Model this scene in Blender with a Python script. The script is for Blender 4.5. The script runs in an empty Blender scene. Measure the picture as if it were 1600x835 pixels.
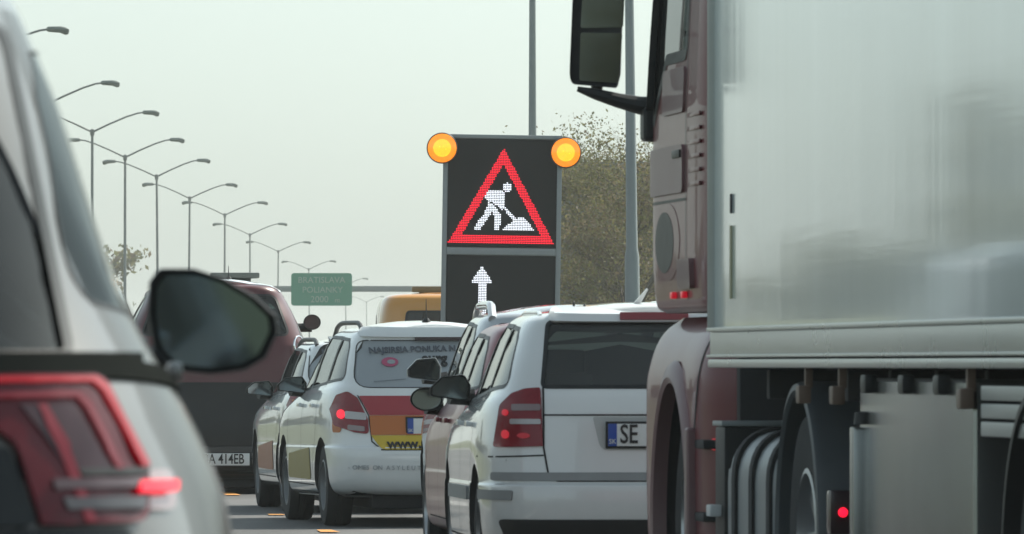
import bpy, bmesh, math, random
import numpy as np
from mathutils import Vector, Matrix, geometry
from mathutils.bvhtree import BVHTree

random.seed(7)
scene = bpy.context.scene
COL = scene.collection
PI = math.pi
R = math.radians

# ------------------------------------------------------------------ camera, sky, sun, exposure
F = 12840.0            # focal length in pixels of a 1600 px wide frame
EYE = 1.2              # camera height
HY = 570.0             # image row of the horizon
cam = bpy.data.cameras.new('camera')
camo = bpy.data.objects.new('camera', cam)
COL.objects.link(camo)
camo.location = (0, 0, EYE)
camo.rotation_euler = (PI / 2 + math.atan((HY - 417.5) / F), 0, 0)
cam.sensor_width = 36
cam.lens = F / 1600 * 36
cam.clip_start = 0.5
cam.clip_end = 8000
cam.dof.use_dof = True
cam.dof.focus_distance = 85
cam.dof.aperture_fstop = 21
cam.dof.aperture_blades = 9
scene.camera = camo

SUN_AZ, SUN_EL = R(44), R(46)      # azimuth from +Y towards +X
world = bpy.data.worlds.new('World')
scene.world = world
world.use_nodes = True
nt = world.node_tree
nt.nodes.clear()
sky = nt.nodes.new('ShaderNodeTexSky')
sky.sky_type = 'NISHITA'
sky.sun_disc = False
sky.sun_elevation = SUN_EL
sky.sun_rotation = SUN_AZ
sky.air_density = 1.0
sky.dust_density = 1.9
sky.ozone_density = 1.0
hs = nt.nodes.new('ShaderNodeHueSaturation')
hs.inputs['Saturation'].default_value = 0.35
tint = nt.nodes.new('ShaderNodeMixRGB')
tint.blend_type = 'MULTIPLY'
tint.inputs['Fac'].default_value = 1
tint.inputs['Color2'].default_value = (0.86, 1.0, 0.995, 1)
bg = nt.nodes.new('ShaderNodeBackground')
bg.inputs['Strength'].default_value = 0.12
wo = nt.nodes.new('ShaderNodeOutputWorld')
nt.links.new(sky.outputs[0], hs.inputs['Color'])
nt.links.new(hs.outputs[0], tint.inputs['Color1'])
nt.links.new(tint.outputs[0], bg.inputs['Color'])
nt.links.new(bg.outputs[0], wo.inputs['Surface'])

sl = bpy.data.lights.new('sun', 'SUN')
sl.energy = 4.6
sl.angle = R(0.6)
sl.color = (1.0, 0.93, 0.82)
so = bpy.data.objects.new('sun', sl)
COL.objects.link(so)
sd = Vector((math.sin(SUN_AZ) * math.cos(SUN_EL), math.cos(SUN_AZ) * math.cos(SUN_EL), math.sin(SUN_EL)))
so.rotation_euler = sd.to_track_quat('Z', 'Y').to_euler()
so.location = (20, 0, 40)

vs = scene.view_settings
scene.display_settings.display_device = 'sRGB'
vs.view_transform = 'Standard'
vs.look = 'None'
vs.gamma = 1
vs.use_curve_mapping = False
vs.exposure = 0.5
scene.cycles.max_bounces = 8
scene.cycles.transparent_max_bounces = 12
scene.cycles.caustics_reflective = False
scene.cycles.caustics_refractive = False
scene.cycles.sample_clamp_indirect = 6


def W(px, py, D):
    """point of the place seen at image pixel px, py (1600 wide) at distance D"""
    return Vector(((px - 800) / F * D, D, EYE + (HY - py) / F * D))


# ------------------------------------------------------------------ materials
MATS = {}


def pmat(name, col, rough=0.5, metal=0.0, coat=0.0, var=0.12, scale=8.0, bump=0.0, bscale=60.0, emit=None, es=1.0, spec=0.5, rvar=0.1, coatr=0.04):
    if name in MATS:
        return MATS[name]
    m = bpy.data.materials.new(name)
    m.use_nodes = True
    n, l = m.node_tree.nodes, m.node_tree.links
    p = n['Principled BSDF']
    p.inputs['Roughness'].default_value = rough
    p.inputs['Metallic'].default_value = metal
    p.inputs['Coat Weight'].default_value = coat
    p.inputs['Coat Roughness'].default_value = coatr
    p.inputs['Specular IOR Level'].default_value = spec
    tc = n.new('ShaderNodeTexCoord')
    no = n.new('ShaderNodeTexNoise')
    no.inputs['Scale'].default_value = scale
    no.inputs['Detail'].default_value = 5
    no.inputs['Roughness'].default_value = 0.6
    l.new(tc.outputs['Object'], no.inputs['Vector'])
    mx = n.new('ShaderNodeMixRGB')
    c = Vector(col[:3])
    mx.inputs['Color1'].default_value = (*(c * (1 - var)), 1)
    mx.inputs['Color2'].default_value = (*(c * (1 + var)), 1)
    l.new(no.outputs['Fac'], mx.inputs['Fac'])
    l.new(mx.outputs[0], p.inputs['Base Color'])
    if rvar:
        mr = n.new('ShaderNodeMapRange')
        mr.inputs['To Min'].default_value = max(0.0, rough * (1 - rvar))
        mr.inputs['To Max'].default_value = min(1.0, rough * (1 + rvar))
        l.new(no.outputs['Fac'], mr.inputs['Value'])
        l.new(mr.outputs[0], p.inputs['Roughness'])
    if bump:
        nb = n.new('ShaderNodeTexNoise')
        nb.inputs['Scale'].default_value = bscale
        nb.inputs['Detail'].default_value = 4
        l.new(tc.outputs['Object'], nb.inputs['Vector'])
        b = n.new('ShaderNodeBump')
        b.inputs['Strength'].default_value = bump
        b.inputs['Distance'].default_value = 0.02
        l.new(nb.outputs['Fac'], b.inputs['Height'])
        l.new(b.outputs[0], p.inputs['Normal'])
    if emit:
        p.inputs['Emission Color'].default_value = (*emit, 1)
        p.inputs['Emission Strength'].default_value = es
    MATS[name] = m
    return m


def glass(name, tint, f0=1.5, rough=0.0, dust=0.03):
    if name in MATS:
        return MATS[name]
    m = bpy.data.materials.new(name)
    m.use_nodes = True
    n, l = m.node_tree.nodes, m.node_tree.links
    n.remove(n['Principled BSDF'])
    t = n.new('ShaderNodeBsdfTransparent')
    t.inputs[0].default_value = (*tint, 1)
    g = n.new('ShaderNodeBsdfGlossy')
    g.inputs['Roughness'].default_value = rough
    f = n.new('ShaderNodeFresnel')
    f.inputs['IOR'].default_value = f0
    mx = n.new('ShaderNodeMixShader')
    l.new(f.outputs[0], mx.inputs[0])
    l.new(t.outputs[0], mx.inputs[1])
    l.new(g.outputs[0], mx.inputs[2])
    d = n.new('ShaderNodeBsdfDiffuse')
    d.inputs[0].default_value = (0.50, 0.52, 0.50, 1)
    tc = n.new('ShaderNodeTexCoord')
    no = n.new('ShaderNodeTexNoise')
    no.inputs['Scale'].default_value = 3.0
    no.inputs['Detail'].default_value = 6
    l.new(tc.outputs['Object'], no.inputs['Vector'])
    mr = n.new('ShaderNodeMapRange')
    mr.inputs['To Min'].default_value = dust * 0.4
    mr.inputs['To Max'].default_value = dust * 1.6
    l.new(no.outputs['Fac'], mr.inputs['Value'])
    m2 = n.new('ShaderNodeMixShader')
    l.new(mr.outputs[0], m2.inputs[0])
    l.new(mx.outputs[0], m2.inputs[1])
    l.new(d.outputs[0], m2.inputs[2])
    l.new(m2.outputs[0], n['Material Output'].inputs['Surface'])
    MATS[name] = m
    return m


def paint(name, col, rough=0.35, metal=0.0, coat=1.0, dirt=(0.30, 0.28, 0.25), amount=0.5):
    """car paint with a thin uneven film of road dust, thicker low on the body"""
    if name in MATS:
        return MATS[name]
    m = pmat(name, col, rough, metal, coat, var=0.03, scale=3)
    n, l = m.node_tree.nodes, m.node_tree.links
    p = n['Principled BSDF']
    tc = n.new('ShaderNodeTexCoord')
    sx = n.new('ShaderNodeSeparateXYZ')
    l.new(tc.outputs['Object'], sx.inputs[0])
    mr = n.new('ShaderNodeMapRange')
    mr.inputs['From Min'].default_value = 0.9
    mr.inputs['From Max'].default_value = 0.2
    l.new(sx.outputs['Z'], mr.inputs['Value'])
    no = n.new('ShaderNodeTexNoise')
    no.inputs['Scale'].default_value = 5
    no.inputs['Detail'].default_value = 8
    no.inputs['Roughness'].default_value = 0.7
    l.new(tc.outputs['Object'], no.inputs['Vector'])
    ma = n.new('ShaderNodeMath')
    ma.operation = 'MULTIPLY'
    l.new(mr.outputs[0], ma.inputs[0])
    l.new(no.outputs['Fac'], ma.inputs[1])
    mb = n.new('ShaderNodeMath')
    mb.operation = 'MULTIPLY'
    mb.inputs[1].default_value = amount
    l.new(ma.outputs[0], mb.inputs[0])
    old = p.inputs['Base Color'].links[0].from_socket
    mx = n.new('ShaderNodeMixRGB')
    mx.inputs['Color2'].default_value = (*dirt, 1)
    l.new(mb.outputs[0], mx.inputs['Fac'])
    l.new(old, mx.inputs['Color1'])
    l.new(mx.outputs[0], p.inputs['Base Color'])
    # dust dulls the clear coat
    m2 = n.new('ShaderNodeMapRange')
    m2.inputs['To Min'].default_value = 0.03
    m2.inputs['To Max'].default_value = 0.30
    l.new(mb.outputs[0], m2.inputs['Value'])
    l.new(m2.outputs[0], p.inputs['Coat Roughness'])
    return m


M_RUB = pmat('rubber', (0.025, 0.026, 0.027), 0.85, var=0.3, scale=20, bump=0.2)
M_BLK = pmat('black_plastic', (0.016, 0.018, 0.019), 0.45, var=0.25, spec=0.35)
M_GAP = pmat('gap_black', (0.012, 0.012, 0.013), 0.8)
M_INT = pmat('interior_cloth', (0.05, 0.052, 0.055), 0.9)
M_RIM = pmat('alloy', (0.42, 0.43, 0.44), 0.35, 0.8)
M_CHR = pmat('chrome', (0.75, 0.76, 0.77), 0.12, 1.0)
M_MIR = pmat('mirror_glass', (0.42, 0.45, 0.47), 0.03, 1.0, var=0.02)
M_MID = pmat('mirror_glass_tinted', (0.13, 0.15, 0.16), 0.06, 1.0, var=0.02)
M_PLT = pmat('plate_white', (0.72, 0.73, 0.72), 0.4, var=0.08, scale=12)
M_BLU = pmat('plate_blue', (0.02, 0.07, 0.33), 0.4)
M_INK = pmat('ink_black', (0.015, 0.015, 0.016), 0.5)
M_LENS = pmat('lamp_red', (0.21, 0.006, 0.014), 0.25, coat=0.25, spec=0.3, var=0.3, scale=14)
M_LENSD = pmat('lamp_smoked', (0.035, 0.018, 0.022), 0.2, coat=0.3, spec=0.3, var=0.3, scale=14)
M_LENSC = pmat('lamp_clear', (0.42, 0.40, 0.40), 0.2, coat=1.0, var=0.15, scale=30)
M_LIT = pmat('lamp_red_lit', (0.5, 0.01, 0.02), 0.3, emit=(1.0, 0.012, 0.04), es=0.8)
M_LITD = pmat('lamp_red_dim', (0.4, 0.01, 0.02), 0.3, emit=(1.0, 0.012, 0.04), es=0.22)
M_GLS = glass('glass_clear', (0.62, 0.72, 0.69))
M_GLD = glass('glass_tinted', (0.26, 0.34, 0.33))
M_GLR = glass('glass_rear_tinted', (0.42, 0.54, 0.52), dust=0.09)  # dust film thickened to stand in for light seen through the cabin
M_GLK = glass('glass_dark', (0.10, 0.12, 0.13))
M_STEEL = pmat('galvanised', (0.36, 0.38, 0.39), 0.5, 0.6, var=0.15, scale=3)


# ------------------------------------------------------------------ mesh helpers
def link(o, parent=None):
    COL.objects.link(o)
    if parent:
        o.parent = parent
    return o


def sharp(bm, ang):
    for f in bm.faces:
        f.smooth = True
    a = R(ang)
    for e in bm.edges:
        e.smooth = not (len(e.link_faces) == 2 and e.calc_face_angle(0) > a)


def obj(name, bm, mats, parent=None, ang=35, normals=True):
    if normals:
        bmesh.ops.recalc_face_normals(bm, faces=bm.faces)
    sharp(bm, ang)
    me = bpy.data.meshes.new(name)
    bm.to_mesh(me)
    bm.free()
    for m in (mats if isinstance(mats, (list, tuple)) else [mats]):
        me.materials.append(m)
    return link(bpy.data.objects.new(name, me), parent)


def tag(o, label=None, cat=None, group=None, kind=None):
    for k, v in (('label', label), ('category', cat), ('group', group), ('kind', kind)):
        if v:
            o[k] = v
    return o


def thing(name, label, cat, loc=(0, 0, 0), rz=0.0, group=None):
    o = bpy.data.objects.new(name, None)
    o.empty_display_size = 0.2
    link(o)
    o.location = loc
    o.rotation_euler = (0, 0, rz)
    return tag(o, label, cat, group)


def copy_tree(o, parent=None):
    c = o.copy()
    COL.objects.link(c)
    c.parent = parent
    for ch in list(o.children):
        copy_tree(ch, c)
    return c


NB = bmesh.new


def bx(bm, c, s, bev=0.0, rot=None, seg=2, mi=0):
    t = bmesh.new()
    bmesh.ops.create_cube(t, size=1)
    for v in t.verts:
        v.co = Vector((v.co.x * s[0], v.co.y * s[1], v.co.z * s[2]))
    if bev:
        bmesh.ops.bevel(t, geom=t.edges[:], offset=bev, segments=seg, affect='EDGES', profile=0.7)
    M = Matrix.Translation(c) @ (rot.to_4x4() if rot else Matrix())
    add(bm, t, M, mi)


def add(bm, t, M=None, mi=0):
    vm = {}
    for v in t.verts:
        vm[v] = bm.verts.new(M @ v.co if M else v.co)
    for f in t.faces:
        try:
            nf = bm.faces.new([vm[v] for v in f.verts])
            nf.material_index = mi
        except ValueError:
            pass
    t.free()


def tube(bm, pts, r, n=8, cap=True, mi=0):
    pts = [Vector(p) for p in pts]
    rs = r if isinstance(r, (list, tuple)) else [r] * len(pts)
    rings = []
    up = Vector((0.123, 0.456, 0.88)).normalized()
    for i, p in enumerate(pts):
        d = (pts[min(i + 1, len(pts) - 1)] - pts[max(i - 1, 0)]).normalized()
        if abs(d.dot(up)) > 0.95:
            up = Vector((0.9, 0.3, 0.1)).normalized()
        a = d.cross(up).normalized()
        b = d.cross(a)
        rings.append([bm.verts.new(p + (a * math.cos(2 * PI * k / n) + b * math.sin(2 * PI * k / n)) * rs[i]) for k in range(n)])
    for i in range(len(rings) - 1):
        for k in range(n):
            bm.faces.new((rings[i][k], rings[i][(k + 1) % n], rings[i + 1][(k + 1) % n], rings[i + 1][k])).material_index = mi
    if cap:
        bm.faces.new(rings[0][::-1]).material_index = mi
        bm.faces.new(rings[-1]).material_index = mi


def lathe(bm, prof, center=(0, 0, 0), axis='X', n=32, mi=0, a0=0.0, a1=2 * PI):
    """prof: list of (radius, along-axis)"""
    c = Vector(center)
    full = abs(a1 - a0 - 2 * PI) < 1e-6
    cnt = n if full else n + 1
    rings = []
    for k in range(cnt):
        a = a0 + (a1 - a0) * k / n
        row = []
        for rr, h in prof:
            if axis == 'X':
                p = Vector((h, rr * math.cos(a), rr * math.sin(a)))
            elif axis == 'Y':
                p = Vector((rr * math.cos(a), h, rr * math.sin(a)))
            else:
                p = Vector((rr * math.cos(a), rr * math.sin(a), h))
            row.append(bm.verts.new(c + p))
        rings.append(row)
    for k in range(n if full else n):
        A, B = rings[k], rings[(k + 1) % cnt]
        for j in range(len(prof) - 1):
            bm.faces.new((A[j], A[j + 1], B[j + 1], B[j])).material_index = mi
    bmesh.ops.remove_doubles(bm, verts=[v for r_ in rings for v in r_], dist=1e-5)


def prism(bm, poly, fn, d0, d1, mi=0):
    """poly 2D, fn(u, v, d) -> 3D"""
    A = [bm.verts.new(fn(u, v, d0)) for u, v in poly]
    B = [bm.verts.new(fn(u, v, d1)) for u, v in poly]
    fs = [bm.faces.new(A), bm.faces.new(B[::-1])]
    m = len(poly)
    for i in range(m):
        fs.append(bm.faces.new((A[i], B[i], B[(i + 1) % m], A[(i + 1) % m])))
    for f in fs:
        f.material_index = mi


def rpoly(pts, r, seg=5):
    """round the corners of a 2D polygon; r a number or one per corner"""
    out = []
    n = len(pts)
    for i in range(n):
        p0, p1, p2 = Vector(pts[i - 1]), Vector(pts[i]), Vector(pts[(i + 1) % n])
        ri = r[i] if isinstance(r, (list, tuple)) else r
        a, b = (p0 - p1), (p2 - p1)
        if ri <= 0:
            out.append(tuple(p1))
            continue
        ang = a.angle(b)
        d = min(ri / math.tan(ang / 2), a.length * 0.48, b.length * 0.48)
        A, B = p1 + a.normalized() * d, p1 + b.normalized() * d
        for k in range(seg + 1):
            t = k / seg
            out.append(tuple(A * (1 - t) ** 2 + p1 * 2 * t * (1 - t) + B * t * t))
    return out


def densify(poly, seg, closed=True):
    out = []
    n = len(poly)
    for i in range(n if closed else n - 1):
        a, b = Vector(poly[i]), Vector(poly[(i + 1) % n])
        k = max(1, int((b - a).length / seg))
        for j in range(k):
            out.append(tuple(a.lerp(b, j / k)))
    if not closed:
        out.append(tuple(poly[-1]))
    return out


def inside(p, poly):
    x, y = p
    c = False
    n = len(poly)
    for i in range(n):
        x1, y1 = poly[i]
        x2, y2 = poly[i - 1]
        if (y1 > y) != (y2 > y) and x < (x2 - x1) * (y - y1) / (y2 - y1) + x1:
            c = not c
    return c


def segdist(p, poly):
    p = Vector(p)
    best = 9e9
    for i in range(len(poly)):
        a, b = Vector(poly[i - 1]), Vector(poly[i])
        d = b - a
        t = max(0, min(1, (p - a).dot(d) / max(1e-12, d.dot(d))))
        best = min(best, (a + d * t - p).length)
    return best


AX = {'rear': (lambda u, v: Vector((u, -4, v)), Vector((0, 1, 0))),
      'front': (lambda u, v: Vector((u, 9, v)), Vector((0, -1, 0))),
      'left': (lambda u, v: Vector((-4, u, v)), Vector((1, 0, 0))),
      'right': (lambda u, v: Vector((4, u, v)), Vector((-1, 0, 0))),
      'top': (lambda u, v: Vector((u, v, 6)), Vector((0, 0, -1)))}


def proj(bvh, u, v, axis):
    fn, d = AX[axis]
    o = fn(u, v)
    hit = bvh.ray_cast(o, d)
    if hit[0] is not None:
        return hit[0], hit[1]
    q = bvh.find_nearest(o + d * 4.1)
    return q[0], q[1]


def patch(bvh, name, poly, axis, mat, parent, off=0.003, thick=0.012, grid=0.06, seg=0.03, label=None, build=True, bm=None, mi=0):
    """a panel of outline poly (2D, seen along axis) laid on a body surface, with an edge of its own"""
    b = densify(poly, seg)
    pts = list(b)
    xs, ys = [p[0] for p in b], [p[1] for p in b]
    gx = np.arange(min(xs) + grid / 2, max(xs), grid)
    gy = np.arange(min(ys) + grid / 2, max(ys), grid)
    for x in gx:
        for y in gy:
            if inside((x, y), b) and segdist((x, y), b) > grid * 0.35:
                pts.append((float(x), float(y)))
    vs2, _, fs2, *_ = geometry.delaunay_2d_cdt([Vector(p) for p in pts], [], [list(range(len(b)))], 1, 1e-6)
    own = bm is None
    bm = bm or bmesh.new()
    vv, nn = [], []
    for p in vs2:
        loc, no = proj(bvh, p[0], p[1], axis)
        d = AX[axis][1]
        if no.dot(d) > 0:
            no = -no
        vv.append(bm.verts.new(loc + no * off))
        nn.append(no)
    faces = []
    for f in fs2:
        try:
            nf = bm.faces.new([vv[i] for i in f])
        except ValueError:
            continue
        nf.normal_update()
        if nf.normal.dot(nn[f[0]]) < 0:
            nf.normal_flip()
        nf.material_index = mi
        faces.append(nf)
    if thick:
        idx = {v: i for i, v in enumerate(vv)}
        be = [e for f in faces for e in f.edges if len([g for g in e.link_faces]) == 1]
        low = {}
        for e in be:
            for v in e.verts:
                if v not in low:
                    low[v] = bm.verts.new(v.co - nn[idx[v]] * thick)
        for e in be:
            lp = e.link_loops[0]
            a, c = lp.vert, lp.link_loop_next.vert
            bm.faces.new((c, a, low[a], low[c])).material_index = mi
    if not own:
        return bm
    o = obj(name, bm, mat, parent, ang=40, normals=False)
    if label:
        o['label'] = label
    return o


def ribbon(bm, bvh, pts, axis, width, off=0.003, closed=False, seg=0.04, mi=0):
    """thin strip following a 2D polyline on the body surface"""
    p = densify(pts, seg, closed)
    n = len(p)
    rows = []
    for i in range(n):
        a = Vector(p[i - 1] if (i or closed) else p[0])
        b = Vector(p[(i + 1) % n] if (i < n - 1 or closed) else p[-1])
        d = (b - a).normalized()
        q = Vector((-d.y, d.x)) * width / 2
        row = []
        for s in (-1, 1):
            loc, no = proj(bvh, p[i][0] + q.x * s, p[i][1] + q.y * s, axis)
            if no.dot(AX[axis][1]) > 0:
                no = -no
            row.append(bm.verts.new(loc + no * off))
        rows.append((row, no))
    for i in range(n if closed else n - 1):
        A, B = rows[i][0], rows[(i + 1) % n][0]
        try:
            f = bm.faces.new((A[0], A[1], B[1], B[0]))
        except ValueError:
            continue
        f.normal_update()
        if f.normal.dot(rows[i][1]) < 0:
            f.normal_flip()
        f.material_index = mi


def text_bm(s, size, bold=0.0, sx=1.0):
    c = bpy.data.curves.new('t', 'FONT')
    c.body = s
    c.size = size
    c.align_x = 'CENTER'
    c.align_y = 'CENTER'
    c.resolution_u = 3
    c.offset = bold
    o = bpy.data.objects.new('t', c)
    COL.objects.link(o)
    dg = bpy.context.evaluated_depsgraph_get()
    me = bpy.data.meshes.new_from_object(o.evaluated_get(dg))
    bm = bmesh.new()
    bm.from_mesh(me)
    bpy.data.objects.remove(o)
    bpy.data.curves.remove(c)
    bpy.data.meshes.remove(me)
    for v in bm.verts:
        v.co.x *= sx
    return bm


def lettering(name, s, size, mat, parent, fn, bold=0.0, sx=1.0, depth=0.003):
    """writing laid on a surface: fn(u, v) -> (point, outward normal); raised a little"""
    bm = text_bm(s, size, bold, sx)
    top = {}
    r = bmesh.ops.extrude_face_region(bm, geom=bm.faces[:])
    up = set(g for g in r['geom'] if isinstance(g, bmesh.types.BMVert))
    for v in bm.verts:
        p, no = fn(v.co.x, v.co.y)
        v.co = p + no * (0.002 + (depth if v in up else 0))
    return obj(name, bm, mat, parent, ang=30)


# ------------------------------------------------------------------ body of a vehicle: rings stacked upwards
def pchip(x, y, q):
    x, y, q = map(np.asarray, (x, y, q))
    h = np.diff(x)
    d = np.diff(y) / h
    m = np.zeros_like(y, dtype=float)
    m[0], m[-1] = d[0], d[-1]
    for i in range(1, len(x) - 1):
        if d[i - 1] * d[i] > 0:
            m[i] = 2 / (1 / d[i - 1] + 1 / d[i])
    k = np.clip(np.searchsorted(x, q, 'right') - 1, 0, len(x) - 2)
    t = (q - x[k]) / h[k]
    return (2 * t**3 - 3 * t**2 + 1) * y[k] + (t**3 - 2 * t**2 + t) * h[k] * m[k] + (-2 * t**3 + 3 * t**2) * y[k + 1] + (t**3 - t**2) * h[k] * m[k + 1]


def quarter(w, hl, n, M, power):
    t = np.linspace(0, PI / 2, 600)
    x = w * np.sin(t) ** (2 / n)
    y = hl * np.cos(t) ** (2 / n)          # distance from mid towards the end
    s = np.concatenate([[0], np.cumsum(np.hypot(np.diff(x), np.diff(y)))])
    q = s[-1] * np.linspace(0, 1, M + 1) ** power
    return np.interp(q, s, x), np.interp(q, s, y)


def body_bm(keys, per=4, crown=0.02, Mr=42, Mf=26):
    """keys: rows of (z at rear, z at front, half width, y rear, y front, roundness)"""
    K = np.array(keys, float)
    idx = np.arange(len(K))
    q = np.linspace(0, len(K) - 1, (len(K) - 1) * per + 1)
    A = np.stack([pchip(idx, K[:, j], q) for j in range(6)], 1)
    bm = bmesh.new()
    rings = []
    for zr, zf, w, yr, yf, n in A:
        ym, hl = (yr + yf) / 2, (yf - yr) / 2
        x1, y1 = quarter(w, hl, n, Mr, 1.35)
        x2, y2 = quarter(w, hl, n, Mf, 1.2)
        right = [(x1[i], ym - y1[i]) for i in range(Mr + 1)] + [(x2[i], ym + y2[i]) for i in range(Mf - 1, -1, -1)]
        ring = right + [(-p[0], p[1]) for p in right[-2:0:-1]]
        rings.append([bm.verts.new((x, y, zr + (zf - zr) * min(1, max(0, (y - yr) / (yf - yr))))) for x, y in ring])
    N = len(rings[0])
    for a, b in zip(rings, rings[1:]):
        for k in range(N):
            bm.faces.new((a[k], a[(k + 1) % N], b[(k + 1) % N], b[k]))
    m = Mr + Mf

    def cap(ring, cr, flip):
        prev = None
        wmax = max(v.co.x for v in ring)
        C = 6
        for j in range(1, m):
            a, b = ring[j], ring[N - j]
            row = [a]
            for c in range(1, C):
                t = c / C
                p = a.co.lerp(b.co, t)
                p.z += cr * (1 - (2 * t - 1) ** 2) * (a.co.x / wmax)
                row.append(bm.verts.new(p))
            row.append(b)
            if prev is None:
                for c in range(C):
                    bm.faces.new((ring[0], row[c], row[c + 1]))
            else:
                for c in range(C):
                    bm.faces.new((prev[c], row[c], row[c + 1], prev[c + 1]))
            prev = row
        for c in range(C):
            bm.faces.new((ring[m], prev[c + 1], prev[c]))
    cap(rings[-1], crown, False)
    cap(rings[0], 0.0, True)
    bmesh.ops.recalc_face_normals(bm, faces=bm.faces)
    return bm


def cut(ob, bm, mi=1, self_=False):
    """subtract closed shapes from a mesh object; cut faces take material slot mi"""
    bmesh.ops.recalc_face_normals(bm, faces=bm.faces)
    for f in bm.faces:
        f.material_index = mi
    me = bpy.data.meshes.new('cutter')
    bm.to_mesh(me)
    bm.free()
    for m in ob.data.materials:
        me.materials.append(m)
    co = bpy.data.objects.new('cutter', me)
    COL.objects.link(co)
    md = ob.modifiers.new('b', 'BOOLEAN')
    md.object = co
    md.operation = 'DIFFERENCE'
    md.solver = 'EXACT'
    md.use_self = self_
    dg = bpy.context.evaluated_depsgraph_get()
    new = bpy.data.meshes.new_from_object(ob.evaluated_get(dg))
    ob.modifiers.clear()
    if len(new.polygons) > 50:
        old = ob.data
        ob.data = new
        bpy.data.meshes.remove(old)
    bpy.data.objects.remove(co)
    bpy.data.meshes.remove(me)
    b = bmesh.new()
    b.from_mesh(ob.data)
    sharp(b, 28)
    b.to_mesh(ob.data)
    b.free()


# ------------------------------------------------------------------ wheels, mirrors
def wheel(parent, x, y, r, wd=0.205, side=-1, rim=0.62, spokes=5, mat=None, truck=False):
    """tyre with a rim child; side -1 = left of the car"""
    bm = NB()
    h = wd / 2
    prof = [(r * rim, -h * 0.9), (r * 0.80, -h), (r * 0.95, -h * 0.92), (r, -h * 0.6), (r * 1.0, -h * 0.25), (r * 0.985, -h * 0.22), (r * 0.985, -h * 0.17), (r, -h * 0.14),
            (r, h * 0.14), (r * 0.985, h * 0.17), (r * 0.985, h * 0.22), (r, h * 0.25), (r, h * 0.6), (r * 0.95, h * 0.92), (r * 0.80, h), (r * rim, h * 0.9), (r * rim * 0.97, 0), (r * rim, -h * 0.9)]
    lathe(bm, prof, (0, 0, 0), 'X', 48)
    o = obj('wheel', bm, M_RUB, parent)
    o.location = (x, y, r)
    bm = NB()
    s = side
    rr = r * rim
    lathe(bm, [(rr * 1.0, s * h * 0.92), (rr * 0.93, s * h * 0.95), (rr * 0.86, s * h * 0.55), (rr * 0.84, -s * h * 0.4)], (0, 0, 0), 'X', 40)
    lathe(bm, [(0.0, s * h * 0.60), (rr * 0.16, s * h * 0.62), (rr * 0.24, s * h * 0.5), (rr * 0.26, s * h * 0.1)], (0, 0, 0), 'X', 20)
    for k in range(spokes):
        a = 2 * PI * k / spokes
        d = Vector((0, math.cos(a), math.sin(a)))
        e = Vector((0, -math.sin(a), math.cos(a)))
        A = d * rr * 0.15 + Vector((s * h * 0.52, 0, 0))
        B = d * rr * 0.88 + Vector((s * h * 0.66, 0, 0))
        w0, w1 = rr * 0.13, rr * 0.09
        q = [A + e * w0, A - e * w0, B - e * w1, B + e * w1]
        dn = Vector((-s * 0.03, 0, 0))
        T = [bm.verts.new(p) for p in q]
        U = [bm.verts.new(p + dn) for p in q]
        bm.faces.new(T)
        for i in range(4):
            bm.faces.new((T[i], U[i], U[(i + 1) % 4], T[(i + 1) % 4]))
    lathe(bm, [(0.0, -s * h * 0.1), (rr * 0.84, -s * h * 0.1)], (0, 0, 0), 'X', 24)
    obj('rim', bm, mat or M_RIM, o, ang=30)
    return o


def door_mirror(parent, pos, w, h, depth, mat, outline=None, gmat=None, stalk=None, tilt=0.0, pitch=0.0):
    """pos: centre of the glass face (which faces the rear); outline in the unit square -0.5..0.5"""
    outline = outline or rpoly([(-0.5, -0.36), (0.42, -0.5), (0.5, -0.3), (0.5, 0.32), (0.36, 0.5), (-0.28, 0.5), (-0.5, 0.15)], 0.14, 5)
    bm = NB()
    rings = []
    for d, sc in ((0.0, 0.93), (-0.03, 0.985), (0.05, 1.0), (0.25, 0.97), (0.5, 0.87), (0.75, 0.68), (0.92, 0.42), (1.0, 0.15)):
        rings.append([bm.verts.new((u * w * sc, d * depth, v * h * sc)) for u, v in outline])
    inner = [bm.verts.new((u * w * 0.9, 0.01, v * h * 0.9)) for u, v in outline]
    n = len(outline)
    seq = [inner] + rings
    for a, b in zip(seq, seq[1:]):
        for k in range(n):
            bm.faces.new((a[k], a[(k + 1) % n], b[(k + 1) % n], b[k]))
    bm.faces.new(inner)
    bm.faces.new(rings[-1])
    o = obj('door_mirror', bm, mat, parent, ang=50)
    o.location = pos
    o.rotation_euler = (pitch, 0, tilt)
    bm = NB()
    A = [bm.verts.new((u * w * 0.885, 0.003, v * h * 0.885)) for u, v in outline]
    B = [bm.verts.new((u * w * 0.87, -0.001, v * h * 0.87)) for u, v in outline]
    f = bm.faces.new(B)
    for k in range(n):
        bm.faces.new((A[k], A[(k + 1) % n], B[(k + 1) % n], B[k]))
    obj('glass', bm, gmat or M_MIR, o, ang=20)
    if stalk:
        bm = NB()
        P = Vector(stalk) - Vector(pos)
        tube(bm, [Vector((0, depth * 0.45, -h * 0.32)), P * 0.5 + Vector((0, depth * 0.3, -h * 0.2)), P], [0.045, 0.04, 0.05], 8)
        obj('stalk', bm, M_BLK, o)
    return o


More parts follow.
